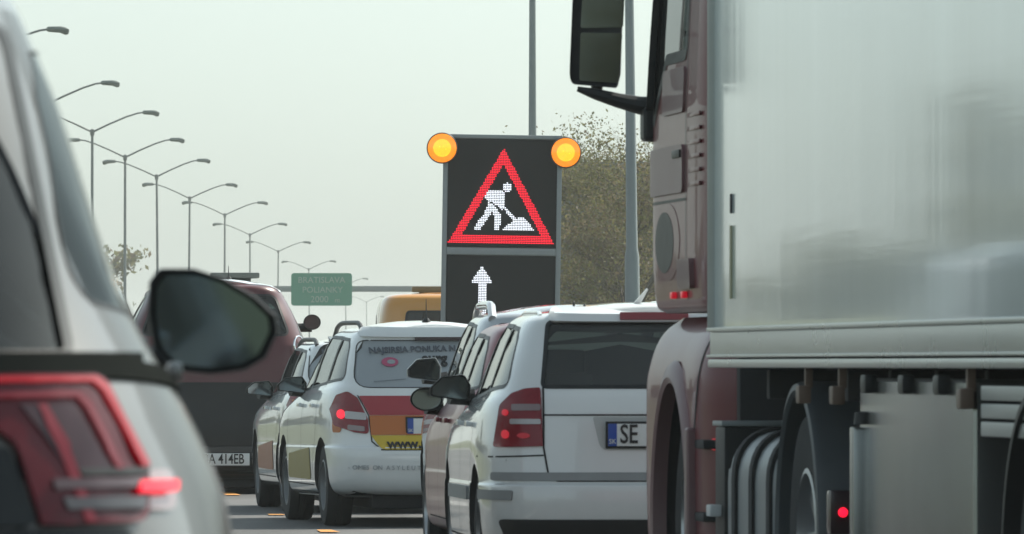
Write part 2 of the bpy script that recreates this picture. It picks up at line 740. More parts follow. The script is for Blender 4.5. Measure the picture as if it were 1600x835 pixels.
# ------------------------------------------------------------------ cars
BASE = [  # estate car 4.57 long, 0.885 half wide, 1.47 high
    (0.22, 0.20, 0.78, 0.20, 4.35, 6), (0.27, 0.24, 0.855, 0.07, 4.48, 6.5), (0.36, 0.34, 0.880, 0.02, 4.54, 7), (0.50, 0.48, 0.885, 0.0, 4.57, 7),
    (0.585, 0.55, 0.885, 0.01, 4.56, 7), (0.60, 0.58, 0.880, 0.045, 4.54, 7), (0.75, 0.70, 0.882, 0.075, 4.48, 7), (0.92, 0.80, 0.870, 0.095, 4.38, 6.5),
    (1.02, 0.90, 0.838, 0.125, 3.75, 6.5), (1.07, 0.98, 0.795, 0.15, 3.35, 6.5), (1.22, 1.17, 0.735, 0.22, 2.95, 6.5), (1.36, 1.34, 0.675, 0.30, 2.52, 6.5),
    (1.42, 1.42, 0.63, 0.315, 2.28, 6.5), (1.448, 1.455, 0.57, 0.345, 2.10, 6), (1.46, 1.475, 0.46, 0.42, 1.98, 5)]
WINS = [rpoly([(0.40, 1.085), (1.13, 1.06), (1.13, 1.385), (0.70, 1.375), (0.58, 1.32)], 0.04),
        rpoly([(1.20, 1.055), (2.12, 1.02), (2.06, 1.40), (1.20, 1.39)], 0.03),
        rpoly([(2.20, 1.015), (3.12, 0.985), (2.52, 1.36), (2.14, 1.40)], 0.03)]
REARW = rpoly([(-0.60, 1.075), (0.60, 1.075), (0.55, 1.385), (-0.55, 1.385)], 0.06)
FRONTW = rpoly([(-0.70, 1.02), (0.70, 1.02), (0.56, 1.38), (-0.56, 1.38)], 0.06)


def sc2(poly, a, b):
    return [(p[0] * a, p[1] * b) for p in poly]


class Car:
    pass


def make_car(name, label, cat, X, D, yaw, L, Wd, H, pm, group=None, rearw=None, rear_glass=None, axles=(0.93, 3.51), wr=0.315, arch=0.375, tweak=None, seats=True, side_glass=None,
             handles=(1.35, 2.28), handle_mat=None, handle_z=(0.885, 0.885), hub=None, seal=0.02, sseal=0.022, goff=-0.004, pillars=True, floor=0.14):
    c = Car()
    sy, sw, sz = L / 4.57, Wd / 0.885, H / 1.475
    c.sy, c.sw, c.sz = sy, sw, sz
    keys = [list((k[0] * sz, k[1] * sz, k[2] * sw, k[3] * sy, k[4] * sy, k[5])) for k in BASE]
    if tweak:
        tweak(keys)
    c.root = thing(name, label, cat, (X, D, 0), yaw, group)
    bm = body_bm(keys, crown=0.05)
    c.bvh = BVHTree.FromBMesh(bm)
    c.body = obj('body', bm, [pm, M_INT], None, ang=28)
    # cavity of the cabin
    ck = []
    for zz, k in ((0.55 * sz, keys[5]), (0.8 * sz, keys[6])):
        ck.append((zz, zz, k[2] - 0.10, k[3] + 0.12, 3.4 * sy, 7))
    for k in keys[8:13]:
        ck.append((k[0], k[1], k[2] - 0.055, k[3] + 0.06, min(k[4], 3.45 * sy) - 0.07, k[5]))
    ck[-1] = (ck[-1][0] - 0.01, ck[-1][1] - 0.01, ck[-1][2], ck[-1][3], ck[-1][4], 6.5)
    cut(c.body, body_bm(ck, per=2, crown=0.005, Mr=16, Mf=14))
    cb = NB()
    c.wins = [sc2(w, sy, sz) for w in WINS]
    for w in c.wins:
        for s in (-1, 1):
            prism(cb, w, lambda u, v, d: Vector((s * d, u, v)), 0.42 * sw, 1.3)
    rw = rearw or sc2(REARW, sw, sz)
    fw = sc2(FRONTW, sw, sz)
    prism(cb, rw, lambda u, v, d: Vector((u, d, v)), -0.6, 0.40 * sy)
    prism(cb, fw, lambda u, v, d: Vector((u, d, v)), 2.30 * sy, 5)
    cut(c.body, cb, 1, True)
    cb = NB()
    for ay in axles:
        for s in (-1, 1):
            lathe(cb, [(0, s * 0.50 * Wd), (arch, s * 0.50 * Wd), (arch, s * 1.3), (0, s * 1.3)], (0, ay, wr), 'X', 40)
    cut(c.body, cb)
    c.body.parent = c.root
    # glass
    sg = side_glass or M_GLD
    for w in c.wins:
        for ax in ('left', 'right'):
            patch(c.bvh, 'side_window', w, ax, sg, c.root, off=goff, thick=0, grid=0.12, seg=0.06)
    patch(c.bvh, 'rear_window', rw, 'rear', rear_glass or M_GLD, c.root, off=-0.004, thick=0, grid=0.10, seg=0.05)
    patch(c.bvh, 'windscreen', fw, 'front', M_GLS, c.root, off=-0.004, thick=0, grid=0.12, seg=0.06)
    # rubber seals and pillars
    bm = NB()
    for w in c.wins:
        for ax in ('left', 'right'):
            ribbon(bm, c.bvh, w, ax, sseal, 0.002, True, 0.05)
    ribbon(bm, c.bvh, rw, 'rear', seal, 0.002, True, 0.05)
    for ax in ('left', 'right'):
        for ya, yb in ((1.165, 1.165), (2.155, 2.10)) if pillars else ():
            ribbon(bm, c.bvh, [(ya * sy, 1.04 * sz), (yb * sy, 1.40 * sz)], ax, 0.055 * sy, 0.001)
    obj('window_seal', bm, M_BLK, c.root, normals=False)
    # shut lines
    bm = NB()
    for ax in ('left', 'right'):
        for pts in ([(1.17, 1.04), (1.17, 0.72), (1.33, 0.48), (1.33, 0.30)], [(2.17, 1.02), (2.17, 0.30)], [(3.15, 0.97), (3.15, 0.30)], [(1.33, 0.30), (3.15, 0.30)]):
            ribbon(bm, c.bvh, sc2(pts, sy, sz), ax, 0.008, 0.003)
    c.gaps = bm
    # wheels
    for ay in axles:
        for s in (-1, 1):
            wheel(c.root, s * (Wd - 0.125), ay, wr, 0.205, s, mat=hub)
    # door handles
    for ax, s in (('left', -1), ('right', 1)):
        for hy, hz_ in zip(handles, handle_z):
            p, no = proj(c.bvh, hy * sy, hz_ * sz, ax)
            bm = NB()
            bx(bm, p + no * 0.022, (0.022, 0.17, 0.03), 0.008)
            bx(bm, p + no * 0.008 + Vector((0, -0.07, 0)), (0.03, 0.02, 0.024), 0.004)
            bx(bm, p + no * 0.008 + Vector((0, 0.07, 0)), (0.03, 0.02, 0.024), 0.004)
            obj('door_handle', bm, handle_mat or pm, c.root)
    # flat dark underside with the silencer
    bm = NB()
    bx(bm, (0, L * 0.5, (floor + 0.32) / 2), (Wd * 1.25, L * 0.93, 0.32 - floor), 0.03)
    bx(bm, (Wd * 0.35, 0.42, floor + 0.06), (0.5, 0.22, 0.14), 0.05)
    obj('underbody', bm, M_GAP, c.root)
    if seats:
        for sx in (-0.36, 0.36):
            bm = NB()
            bx(bm, (sx * sw, 2.05 * sy, 0.80 * sz), (0.46, 0.14, 0.62), 0.05, Matrix.Rotation(R(-12), 3, 'X'))
            bx(bm, (sx * sw, 2.28 * sy, 0.58 * sz), (0.46, 0.5, 0.16), 0.05)
            bx(bm, (sx * sw, 1.93 * sy, 1.19 * sz), (0.25, 0.09, 0.17), 0.035)
            obj('seat', bm, M_INT, c.root)
        bm = NB()
        bx(bm, (0, 1.15 * sy, 0.78 * sz), (1.25 * sw, 0.15, 0.5), 0.05, Matrix.Rotation(R(-15), 3, 'X'))
        for sx in (-0.38, 0.38):
            bx(bm, (sx * sw, 1.08 * sy, 1.09 * sz), (0.24, 0.08, 0.13), 0.03)
        obj('rear_bench', bm, M_INT, c.root)
    return c


def finish_gaps(c):
    # the shut lines go into the body's own mesh
    me = bpy.data.meshes.new('gaps')
    for f in c.gaps.faces:
        f.material_index = 2
    c.gaps.to_mesh(me)
    c.gaps.free()
    b = bmesh.new()
    b.from_mesh(c.body.data)
    sm = [e.smooth for e in b.edges]
    b.from_mesh(me)
    b.to_mesh(c.body.data)
    b.free()
    c.body.data.materials.append(M_GAP)
    bpy.data.meshes.remove(me)


def plate(c, x, z, w, h, txt, size, off=0.02, eu=True, tx=0.0, frame=0.012):
    p, no = proj(c.bvh, x, z, 'rear')
    y = p.y - off
    bm = NB()
    bx(bm, (x, y + 0.006, z), (w + 2 * frame, 0.014, h + 2 * frame), 0.004)
    o = obj('number_plate', bm, M_BLK, c.root)
    bm = NB()
    bx(bm, (x, y - 0.0025, z), (w, 0.004, h), 0.001)
    obj('plate_face', bm, M_PLT, o)
    if eu:
        bm = NB()
        bx(bm, (x - w / 2 + 0.022, y - 0.005, z), (0.044, 0.004, h), 0.001)
        obj('plate_band', bm, M_BLU, o)
        lettering('plate_country', 'SK', 0.034, M_PLT, o, lambda u, v: (Vector((x - w / 2 + 0.022 + u, y - 0.007, z - h * 0.3 + v)), Vector((0, -1, 0))))
    lettering('plate_number', txt, size, M_INK, o, lambda u, v: (Vector((x + tx + u, y - 0.0045, z + v)), Vector((0, -1, 0))), bold=0.0015, sx=0.72)
    return o


def on(c, x0, z0, axis='rear', rot=0.0, extra=0.0):
    ca, sa = math.cos(rot), math.sin(rot)

    def fn(u, v):
        p, no = proj(c.bvh, x0 + u * ca - v * sa, z0 + u * sa + v * ca, axis)
        if no.dot(AX[axis][1]) > 0:
            no = -no
        return p + no * extra, no
    return fn


def mirror_stick(c, s, outer, y, z, w, h, d, pm, **k):
    """door mirror whose outer edge is at half width `outer`"""
    pos = (s * (outer - w / 2), y, z)
    p, no = proj(c.bvh, y + 0.1, z - h * 0.35, 'left' if s < 0 else 'right')
    o = door_mirror(c.root, pos, w, h, d, pm, stalk=(p.x, y + 0.08, z - h * 0.36), **k)
    return o


def roof_rail(c, x, y0, y1, h=0.05, r=0.014, mat=None, ends=0.12):
    bm = NB()
    pts = []
    n = 14
    for i in range(n + 1):
        y = y0 + (y1 - y0) * i / n
        p, no = proj(c.bvh, x, y, 'top')
        e = min(1, (i / n) * (y1 - y0) / ends, (1 - i / n) * (y1 - y0) / ends)
        pts.append(Vector((x, y, p.z + h * math.sin(e * PI / 2) - 0.005)))
    tube(bm, pts, r, 10)
    return obj('roof_rail', bm, mat or M_BLK, c.root)


def aerial(c, x, y, h, lean=0.3, mat=None):
    p, no = proj(c.bvh, x, y, 'top')
    bm = NB()
    lathe(bm, [(0.0, 0.03), (0.018, 0.028), (0.034, 0.0), (0.036, -0.005)], p, 'Z', 14)
    tube(bm, [p + Vector((0, 0, 0.02)), p + Vector((0, -h * lean, h))], [0.006, 0.0022], 6)
    return obj('aerial', bm, M_BLK, c.root)

# ------------------------------------------------------------------ the setting: ground, road, haze
def road_x(y):
    """left-right position of the lane the jam stands in"""
    a = 0.74 - 0.072 * (y - 41.4)
    if y < 160:
        return a
    b = 0.74 - 0.072 * (160 - 41.4)
    t = y - 160
    return b - 0.072 * 90 * (1 - math.exp(-t / 90)) + 0.001 * t


M_GRASS = pmat('verge_grass', (0.075, 0.085, 0.035), 0.95, var=0.5, scale=0.4, bump=0.6, bscale=3)
M_ASPH = pmat('asphalt', (0.085, 0.086, 0.086), 0.75, var=0.30, scale=0.9, bump=0.35, bscale=90)
M_LINE = pmat('road_paint', (0.62, 0.62, 0.60), 0.7, var=0.2, scale=6)
M_ORNG = pmat('road_paint_orange', (0.62, 0.27, 0.05), 0.7, var=0.2, scale=6)
M_CONC = pmat('concrete', (0.32, 0.31, 0.29), 0.85, var=0.25, scale=2, bump=0.3)
n_, l_ = M_ASPH.node_tree.nodes, M_ASPH.node_tree.links
tc_ = n_.new('ShaderNodeTexCoord')
mp_ = n_.new('ShaderNodeMapping')
mp_.inputs['Scale'].default_value = (1.1, 0.12, 1)
mp_.inputs['Rotation'].default_value = (0, 0, R(-4))
nz_ = n_.new('ShaderNodeTexNoise')
nz_.inputs['Scale'].default_value = 1.0
nz_.inputs['Detail'].default_value = 7
l_.new(tc_.outputs['Object'], mp_.inputs[0])
l_.new(mp_.outputs[0], nz_.inputs['Vector'])
mr_ = n_.new('ShaderNodeMapRange')
mr_.inputs['From Min'].default_value = 0.35
mr_.inputs['From Max'].default_value = 0.65
mr_.inputs['To Min'].default_value = 0.65
mr_.inputs['To Max'].default_value = 1.25
l_.new(nz_.outputs['Fac'], mr_.inputs['Value'])
mx_ = n_.new('ShaderNodeMixRGB')
mx_.blend_type = 'MULTIPLY'
mx_.inputs[0].default_value = 1
p_ = n_['Principled BSDF']
l_.new(p_.inputs['Base Color'].links[0].from_socket, mx_.inputs[1])
l_.new(mr_.outputs[0], mx_.inputs[2])
l_.new(mx_.outputs[0], p_.inputs['Base Color'])

bm = NB()
nx, ny = 30, 50
gv = [[bm.verts.new((-1300 + 2600 * i / nx, -320 + 2900 * j / ny, 0.0)) for i in range(nx + 1)] for j in range(ny + 1)]
for j in range(ny):
    for i in range(nx):
        bm.faces.new((gv[j][i], gv[j][i + 1], gv[j + 1][i + 1], gv[j + 1][i]))
tag(obj('ground', bm, M_GRASS), 'flat grassy ground on both sides of the road', kind='structure')


def strip(name, a, b, z, y0, y1, mat, step=6.0, kind='structure', label=None):
    bm = NB()
    prev = None
    n = max(1, int((y1 - y0) / step))
    for i in range(n + 1):
        y = y0 + (y1 - y0) * i / n
        row = (bm.verts.new((road_x(y) + a, y, z)), bm.verts.new((road_x(y) + b, y, z)))
        if prev:
            bm.faces.new((prev[0], prev[1], row[1], row[0]))
        prev = row
    return tag(obj(name, bm, mat), label, kind=kind)


strip('road', -7.0, 7.6, 0.004, -300, 2300, M_ASPH, label='grey asphalt carriageway under the queue')
bm = NB()
for a in (-1.9, 1.95):
    for k in range(-20, 60):
        y0 = k * 9.0 + 3
        v = [bm.verts.new((road_x(y) + a + dx, y, 0.008)) for y, dx in ((y0, -0.07), (y0, 0.07), (y0 + 3, 0.07), (y0 + 3, -0.07))]
        bm.faces.new(v)
for a in (-6.6, 7.0):
    for k in range(-30, 150):
        y0, y1 = k * 10.0, k * 10.0 + 10
        v = [bm.verts.new((road_x(y) + a + dx, y, 0.008)) for y, dx in ((y0, -0.1), (y0, 0.1), (y1, 0.1), (y1, -0.1))]
        bm.faces.new(v)
tag(obj('road_markings', bm, M_LINE), 'white lane and edge lines on the asphalt', kind='structure')
# temporary orange dashes of the road works
bm = NB()
for px, py, ln in ((357, 773, 1.9), (430, 806, 0.5), (510, 832, 0.8)):
    p = W(px, py, EYE * F / (py - HY))
    D = p.y
    v = [bm.verts.new((p.x + dx - dy * 0.07, D + dy, 0.012)) for dy, dx in ((-ln / 2, -0.06), (-ln / 2, 0.08), (ln / 2, 0.05), (ln / 2, -0.05))]
    bm.faces.new(v)
tag(obj('temporary_road_markings', bm, M_ORNG), 'orange dashes of temporary lane marking', kind='structure')

# the milky air of a bright morning
bm = NB()
bx(bm, (0, 1130, 7.6), (2640, 2940, 17.2))
hz = tag(obj('haze', bm, []), 'pale haze over the whole road', kind='stuff')
hm = bpy.data.materials.new('haze')
hm.use_nodes = True
hn, hl_ = hm.node_tree.nodes, hm.node_tree.links
hn.remove(hn['Principled BSDF'])
pv = hn.new('ShaderNodeVolumePrincipled')
pv.inputs['Color'].default_value = (0.95, 1.0, 0.98, 1)
pv.inputs['Density'].default_value = 0.0003
pv.inputs['Anisotropy'].default_value = 0.35
hl_.new(pv.outputs[0], hn['Material Output'].inputs['Volume'])
hz.data.materials.append(hm)
try:
    hm.cycles.homogeneous_volume = True
except Exception:
    pass

# ------------------------------------------------------------------ street lamps
M_POLE = pmat('lamp_post_grey', (0.17, 0.19, 0.185), 0.55, 0.2, var=0.2, scale=1.5)
M_HEAD = pmat('lamp_head_grey', (0.12, 0.155, 0.14), 0.5, var=0.2)


def lamp_post(loc, label, JH=11.5):
    t = thing('street_lamp', label, 'street lamp', loc, R(2), 'double-armed street lamps along the median')
    bm = NB()
    tube(bm, [(0, 0, 0), (0, 0, 1.6), (0, 0, 1.65), (0, 0, JH)], [0.12, 0.115, 0.09, 0.06], 10)
    lathe(bm, [(0.0, 0.03), (0.2, 0.03), (0.2, 0.0)], (0, 0, 0), 'Z', 14)
    lathe(bm, [(0.0, JH + 0.14), (0.09, JH + 0.1), (0.10, JH - 0.12), (0.06, JH - 0.2)], (0, 0, 0), 'Z', 10)
    obj('pole', bm, M_POLE, t)
    for s in (-1, 1):
        bm = NB()
        pts = [(s * 0.04, 0, JH), (s * 0.75, 0, JH + 0.34), (s * 1.5, 0, JH + 0.66), (s * 2.0, 0, JH + 0.82), (s * 2.3, 0, JH + 0.86)]
        tube(bm, pts, [0.045, 0.042, 0.04, 0.038, 0.036], 8)
        obj('arm', bm, M_POLE, t)
        bm = NB()
        # cobra head: deep at the outer end, slim at the neck
        prev = None
        for u, w, up, dn in ((0.0, 0.05, 0.05, 0.05), (0.06, 0.10, 0.09, 0.09), (0.45, 0.14, 0.10, 0.12), (0.62, 0.14, 0.08, 0.19), (0.72, 0.12, 0.02, 0.17), (0.75, 0.08, -0.02, 0.10)):
            ring = [bm.verts.new((s * (2.22 + u), math.cos(a) * w, JH + 0.86 + (math.sin(a) * up if math.sin(a) > 0 else math.sin(a) * dn))) for a in [2 * PI * k / 12 for k in range(12)]]
            if prev:
                for k in range(12):
                    bm.faces.new((prev[k], prev[(k + 1) % 12], ring[(k + 1) % 12], ring[k]))
            else:
                bm.faces.new(ring)
            prev = ring
        bm.faces.new(prev[::-1])
        obj('lamp_head', bm, M_HEAD, t)
    return t


proto = None
LAMPS = [(-32, 86, 'double-armed street lamp nearest of the row, only one grey head showing past the silver pillar'),
         (74, 164, 'double-armed street lamp with one pale sunlit head beside the silver pillar'),
         (143.5, 206, 'double-armed street lamp whose pole meets the sloping silver pillar edge'),
         (195, 245.5, 'double-armed street lamp, second whole pole right of the silver pillar'),
         (248, 276, 'double-armed street lamp standing over the top left corner of the big dark mirror'),
         (294, 310, 'double-armed street lamp standing over the middle of the big dark mirror'),
         (350.5, 336, 'double-armed street lamp over the right slope of the big dark mirror'),
         (391, 367, 'double-armed street lamp over the roof bar of the red van'),
         (433, 393, 'double-armed street lamp just left of the green road sign'),
         (484, 421, 'double-armed street lamp rising behind the green road sign'),
         (541, 446, 'double-armed street lamp hidden behind the green sign but for its right arm'),
         (573, 472, 'small far double-armed street lamp below the gantry beam')]
for px, py, lab in LAMPS:
    D = F * (11.5 - EYE) / (HY - py)
    loc = ((px - 800) / F * D, D, 0)
    if proto is None:
        proto = lamp_post(loc, lab)
    else:
        c = copy_tree(proto)
        c.location = loc
        c.rotation_euler = (R(random.uniform(-0.5, 0.5)), R(random.uniform(-0.7, 0.7)), R(random.uniform(-4, 6)))
        c['label'] = lab

# single masts beside the information board
M_MAST = pmat('mast_grey', (0.25, 0.28, 0.29), 0.5, 0.3, var=0.15, scale=1.5)


def mast(px, D, w0, w1, label, ystep=None, top=11.2):
    x = (px - 800) / F * D
    t = thing('lighting_mast', label, 'mast', (x, D, 0))
    bm = NB()
    r0, r1 = w0 / F * D / 2, w1 / F * D / 2
    if ystep:
        zs = EYE + (HY - ystep) / F * D
        tube(bm, [(0, 0, 0), (0, 0, zs - 0.12), (0, 0, zs), (0, 0, top)], [r0 * 1.1, r0, r0 * 0.8, r1 * 0.6], 16)
    else:
        tube(bm, [(0, 0, 0), (0, 0, top)], [r0 * 1.2, r1 * 0.8], 14)
    obj('pole', bm, M_MAST, t)
    bm = NB()
    tube(bm, [(0, 0, top - 0.1), (0.5, 0, top + 0.5), (1.6, 0, top + 0.75)], [r1 * 0.6, r1 * 0.5, r1 * 0.45], 8)
    obj('arm', bm, M_MAST, t)
    bm = NB()
    bx(bm, (1.9, 0, top + 0.74), (0.7, 0.26, 0.16), 0.06)
    obj('lamp_head', bm, M_HEAD, t)
    return t


mast_left = [(-41.5, 200), (-55.0, 262)]
m1 = mast(989, 118, 23, 13, 'thick pale grey mast with a stepped base beside the truck mirror', 388)
m1.rotation_euler = (0, R(-0.55), 0)
m1.location.x += 0.012
for k_, (x_, y_) in enumerate(mast_left):
    m_ = copy_tree(m1)
    m_.location = (x_, y_, 0)
    m_.rotation_euler = (0, 0, 0)
    m_['label'] = 'grey mast on the far left verge mirrored in the trailer side'
    m_['group'] = 'masts on the left verge'
mast(832, 180, 14, 11, 'slender grey mast rising straight behind the lit road works board', None)

# ------------------------------------------------------------------ gantry with the green direction sign
GD = 450.0
GK = GD / 600.0
M_GAN = pmat('gantry_steel', (0.26, 0.28, 0.28), 0.6, 0.3)
M_GRN = pmat('sign_green', (0.0, 0.25, 0.14), 0.5, spec=0.2, var=0.06)
M_SGN = pmat('sign_white', (0.30, 0.46, 0.38), 0.5)
a, b = W(318, 456, GD), W(930, 456, GD)
t = thing('sign_gantry', 'long grey steel gantry beam spanning the road beside the green sign', 'gantry', (a.x, GD, 0))
bm = NB()
bx(bm, ((b.x - a.x) / 2, 0, a.z + 0.15), (b.x - a.x, 0.25, 0.32), 0.03)
obj('beam', bm, M_GAN, t)
for x in (0.2, b.x - a.x - 0.2):
    bm = NB()
    bx(bm, (x, 0.02, a.z / 2), (0.35, 0.35, a.z), 0.04)
    obj('post', bm, M_GAN, t)
ps, pe = W(455, 478, GD - 0.4), W(550, 427, GD - 0.4)
t = thing('direction_sign', 'green motorway sign with pale city name and distance on the gantry', 'road sign', ((ps.x + pe.x) / 2, GD - 0.5, (ps.z + pe.z) / 2), R(0))
w, h = pe.x - ps.x, pe.z - ps.z
bm = NB()
prism(bm, rpoly([(-w / 2, -h / 2), (w / 2, -h / 2), (w / 2, h / 2), (-w / 2, h / 2)], 0.18), lambda u, v, d: Vector((u, d, v)), 0.0, 0.12)
obj('sign_plate', bm, M_GRN, t)
fl = lambda x0, z0: (lambda u, v: (Vector((x0 + u, -0.003, z0 + v)), Vector((0, -1, 0))))
lettering('lettering', 'BRATISLAVA', 0.62 * GK, M_SGN, t, fl(0, h * 0.28), depth=0.02)
lettering('lettering', 'POLIANKY', 0.62 * GK, M_SGN, t, fl(0.05, -h * 0.02), depth=0.02)
lettering('lettering', '2000', 0.66 * GK, M_SGN, t, fl(-0.15 * GK, -h * 0.31), depth=0.02)
lettering('lettering', 'm', 0.5 * GK, M_SGN, t, fl(1.15 * GK, -h * 0.33), depth=0.02)
bm = NB()
for x in (-w * 0.3, w * 0.3):
    bx(bm, (x, 0.2, 0), (0.1, 0.15, h * 1.0), 0.01)
obj('bracket', bm, M_GAN, t)

# ------------------------------------------------------------------ lit road works board
VD = 117.0
vsx = F / VD


def V(px, py, dy=0.0):
    return W(px, py, VD + dy)


M_VFR = pmat('board_frame', (0.30, 0.32, 0.33), 0.5, 0.4)
M_VBK = pmat('board_black', (0.016, 0.018, 0.019), 0.7, var=0.1, scale=40, spec=0.2)
M_LEDR = pmat('led_red', (0.2, 0.005, 0.01), 0.4, emit=(1.0, 0.008, 0.035), es=1.15, var=0.0)
M_LEDW = pmat('led_white', (0.8, 0.8, 0.85), 0.4, emit=(0.90, 0.93, 1.0), es=1.0, var=0.0)
bl = W(688, 640, VD)
t = thing('message_board', 'tall dark matrix board lit with a red road works triangle and white arrow', 'road sign', (W(784, 570, VD).x, VD, 0), R(-0.0))
ox = W(784, 570, VD).x


def loc(px, py, d=0.0):
    p = W(px, py, VD)
    return Vector((p.x - ox, d, p.z))


rotv = Matrix.Rotation(R(0.9), 3, 'Y')       # the board leans a little
piv = loc(784, 400)


def lean(bm):
    for v in bm.verts:
        v.co = rotv @ (v.co - piv) + piv
    return bm


def board_box(x0, y0, x1, y1, d0, d1, bev=0.01):
    A, B = loc(x0, y1), loc(x1, y0)
    bm = NB()
    bx(bm, ((A.x + B.x) / 2, (d0 + d1) / 2, (A.z + B.z) / 2), (B.x - A.x, d1 - d0, B.z - A.z), bev)
    return bm


obj('cabinet', lean(board_box(690, 211, 876, 560, 0.03, 0.28, 0.02)), M_VFR, t)
obj('upper_panel', lean(board_box(698, 218, 868, 387, 0.0, 0.04, 0.004)), M_VBK, t)
obj('lower_panel', lean(board_box(698, 400, 868, 552, 0.0, 0.04, 0.004)), M_VBK, t)
for x0, x1 in ((690, 697.5), (868.5, 876)):
    obj('frame_rail', lean(board_box(x0, 211, x1, 560, -0.035, 0.03)), M_VFR, t)
for y0, y1 in ((211, 217), (388, 399)):
    obj('frame_rail', lean(board_box(697.6, y0, 868.4, y1, -0.03, 0.03)), M_VFR, t)
bm = NB()
for x in (740, 830):
    A = loc(x, 570)
    bx(bm, (A.x, 0.12, A.z * 0.55), (0.12, 0.12, A.z * 1.1), 0.01)
bx(bm, (0, 0.2, 0.62), (1.9, 1.6, 0.12), 0.02)
obj('trailer_frame', bm, M_VFR, t)
for s in (-1, 1):
    wheel(t, s * 1.0, 0.3, 0.33, 0.2, s)

PX = 2.6
P = PX / vsx


def led_xy(c, r, x0=698.8, y0=219.5):
    return loc(x0 + (c + 0.5) * PX, y0 + (r + 0.5) * PX, -0.004)


def tri_in(p, s):
    # triangle given by apex and base corners, shrunk by s
    A, B, C = Vector((24.6, 3.4)), Vector((0.3, 45.8)), Vector((47.6, 45.8))
    cen = (A + B + C) / 3
    poly = [tuple(q) for q in (A, B, C)]
    return inside(p, poly) and segdist(p, poly) >= s


BODY = [[(16, 22), (24.6, 22), (25.6, 25), (25.2, 30.4), (22.8, 29.8), (20.6, 28.2), (18.2, 27.2), (16, 25.2)],
        [(18.2, 27.6), (21.2, 29.6), (14.2, 40.4), (11.6, 40.4), (12.6, 37.2), (15.6, 34)],
        [(18.8, 28.4), (21.4, 29.8), (23.6, 33.0), (23.3, 40.4), (20.8, 40.4), (20.6, 34)],
        [(23.8, 40.4), (27.4, 37.2), (30, 35.6), (31.6, 34.4), (34.3, 34.4), (36.6, 37.2), (39.2, 40.4)],
        [(24.4, 30.2), (25.6, 29.6), (30.8, 35.0), (29.8, 36.0)],
        [(20.2, 27.6), (21.0, 26.8), (25.0, 30.4), (24.4, 31.2)]]


def led_mesh(cells, x0=698.8, y0=219.5):
    bm = NB()
    for c, r in cells:
        p = led_xy(c, r, x0, y0)
        bm.faces.new([bm.verts.new(p + Vector((math.cos(-a) * P * 0.47, 0, math.sin(-a) * P * 0.47))) for a in [2 * PI * k / 8 for k in range(6)]])
        # short body behind the lens
    for f in bm.faces:
        pass
    r_ = bmesh.ops.extrude_face_region(bm, geom=bm.faces[:])
    for g in r_['geom']:
        if isinstance(g, bmesh.types.BMVert):
            g.co.y -= 0.006
    return lean(bm)


red, wht = [], []
for r_ in range(64):
    for c_ in range(65):
        p = ((c_ + 0.5) * PX / 3.5, (r_ + 0.5) * PX / 3.5)
        if tri_in(p, 0) and not tri_in(p, 3.5):
            red.append((c_, r_))
        elif any(inside(p, q) for q in BODY) or (Vector(p) - Vector((26.3, 21.0))).length < 2.1:
            if segdist(p, [(19.6, 26.6), (25.6, 31.8), (19.6, 26.6)]) > 0.0:
                wht.append((c_, r_))
obj('led_triangle', led_mesh(red), M_LEDR, t)
obj('led_worker', led_mesh(wht), M_LEDW, t)
arrow = []
for r_ in range(57):
    for c_ in range(64):
        x, y = 698.8 + (c_ + 0.5) * PX, 401.5 + (r_ + 0.5) * PX
        dx = abs(x - 753.5)
        if (418 <= y < 444 and dx < (y - 416) * 0.66 and dx < 15.8) or (444 <= y < 512 and dx < 6.4):
            arrow.append((c_, r_))
obj('led_arrow', led_mesh(arrow, 698.8, 401.5), M_LEDW, t)

M_AMB = pmat('beacon_amber', (0.9, 0.35, 0.02), 0.2, emit=(1.0, 0.36, 0.003), es=0.7, coat=1, var=0.35, scale=9)
M_AMBC = pmat('beacon_core', (0.9, 0.5, 0.05), 0.2, emit=(1.0, 0.56, 0.012), es=1.25, coat=1, var=0.3, scale=12)
for m_, c0_, c1_, s0_ in ((M_AMB, (1.0, 0.24, 0.001), (1.0, 0.46, 0.006), 0.7), (M_AMBC, (1.0, 0.38, 0.003), (1.0, 0.66, 0.03), 1.1)):
    n_, l_ = m_.node_tree.nodes, m_.node_tree.links
    tc_ = n_.new('ShaderNodeTexCoord')
    vo_ = n_.new('ShaderNodeTexVoronoi')
    vo_.inputs['Scale'].default_value = 17
    no_ = n_.new('ShaderNodeTexNoise')
    no_.inputs['Scale'].default_value = 5
    l_.new(tc_.outputs['Object'], vo_.inputs['Vector'])
    l_.new(tc_.outputs['Object'], no_.inputs['Vector'])
    ad_ = n_.new('ShaderNodeMath')
    ad_.operation = 'MULTIPLY_ADD'
    ad_.inputs[1].default_value = 7.0
    l_.new(vo_.outputs['Distance'], ad_.inputs[0])
    ad_.inputs[2].default_value = 0.0
    mu_ = n_.new('ShaderNodeMath')
    mu_.operation = 'MULTIPLY'
    mu_.use_clamp = True
    l_.new(ad_.outputs[0], mu_.inputs[0])
    l_.new(no_.outputs['Fac'], mu_.inputs[1])
    mx_ = n_.new('ShaderNodeMixRGB')
    mx_.inputs[1].default_value = (*c1_, 1)
    mx_.inputs[2].default_value = (*c0_, 1)
    l_.new(mu_.outputs[0], mx_.inputs[0])
    l_.new(mx_.outputs[0], n_['Principled BSDF'].inputs['Emission Color'])
    n_['Principled BSDF'].inputs['Emission Strength'].default_value = s0_
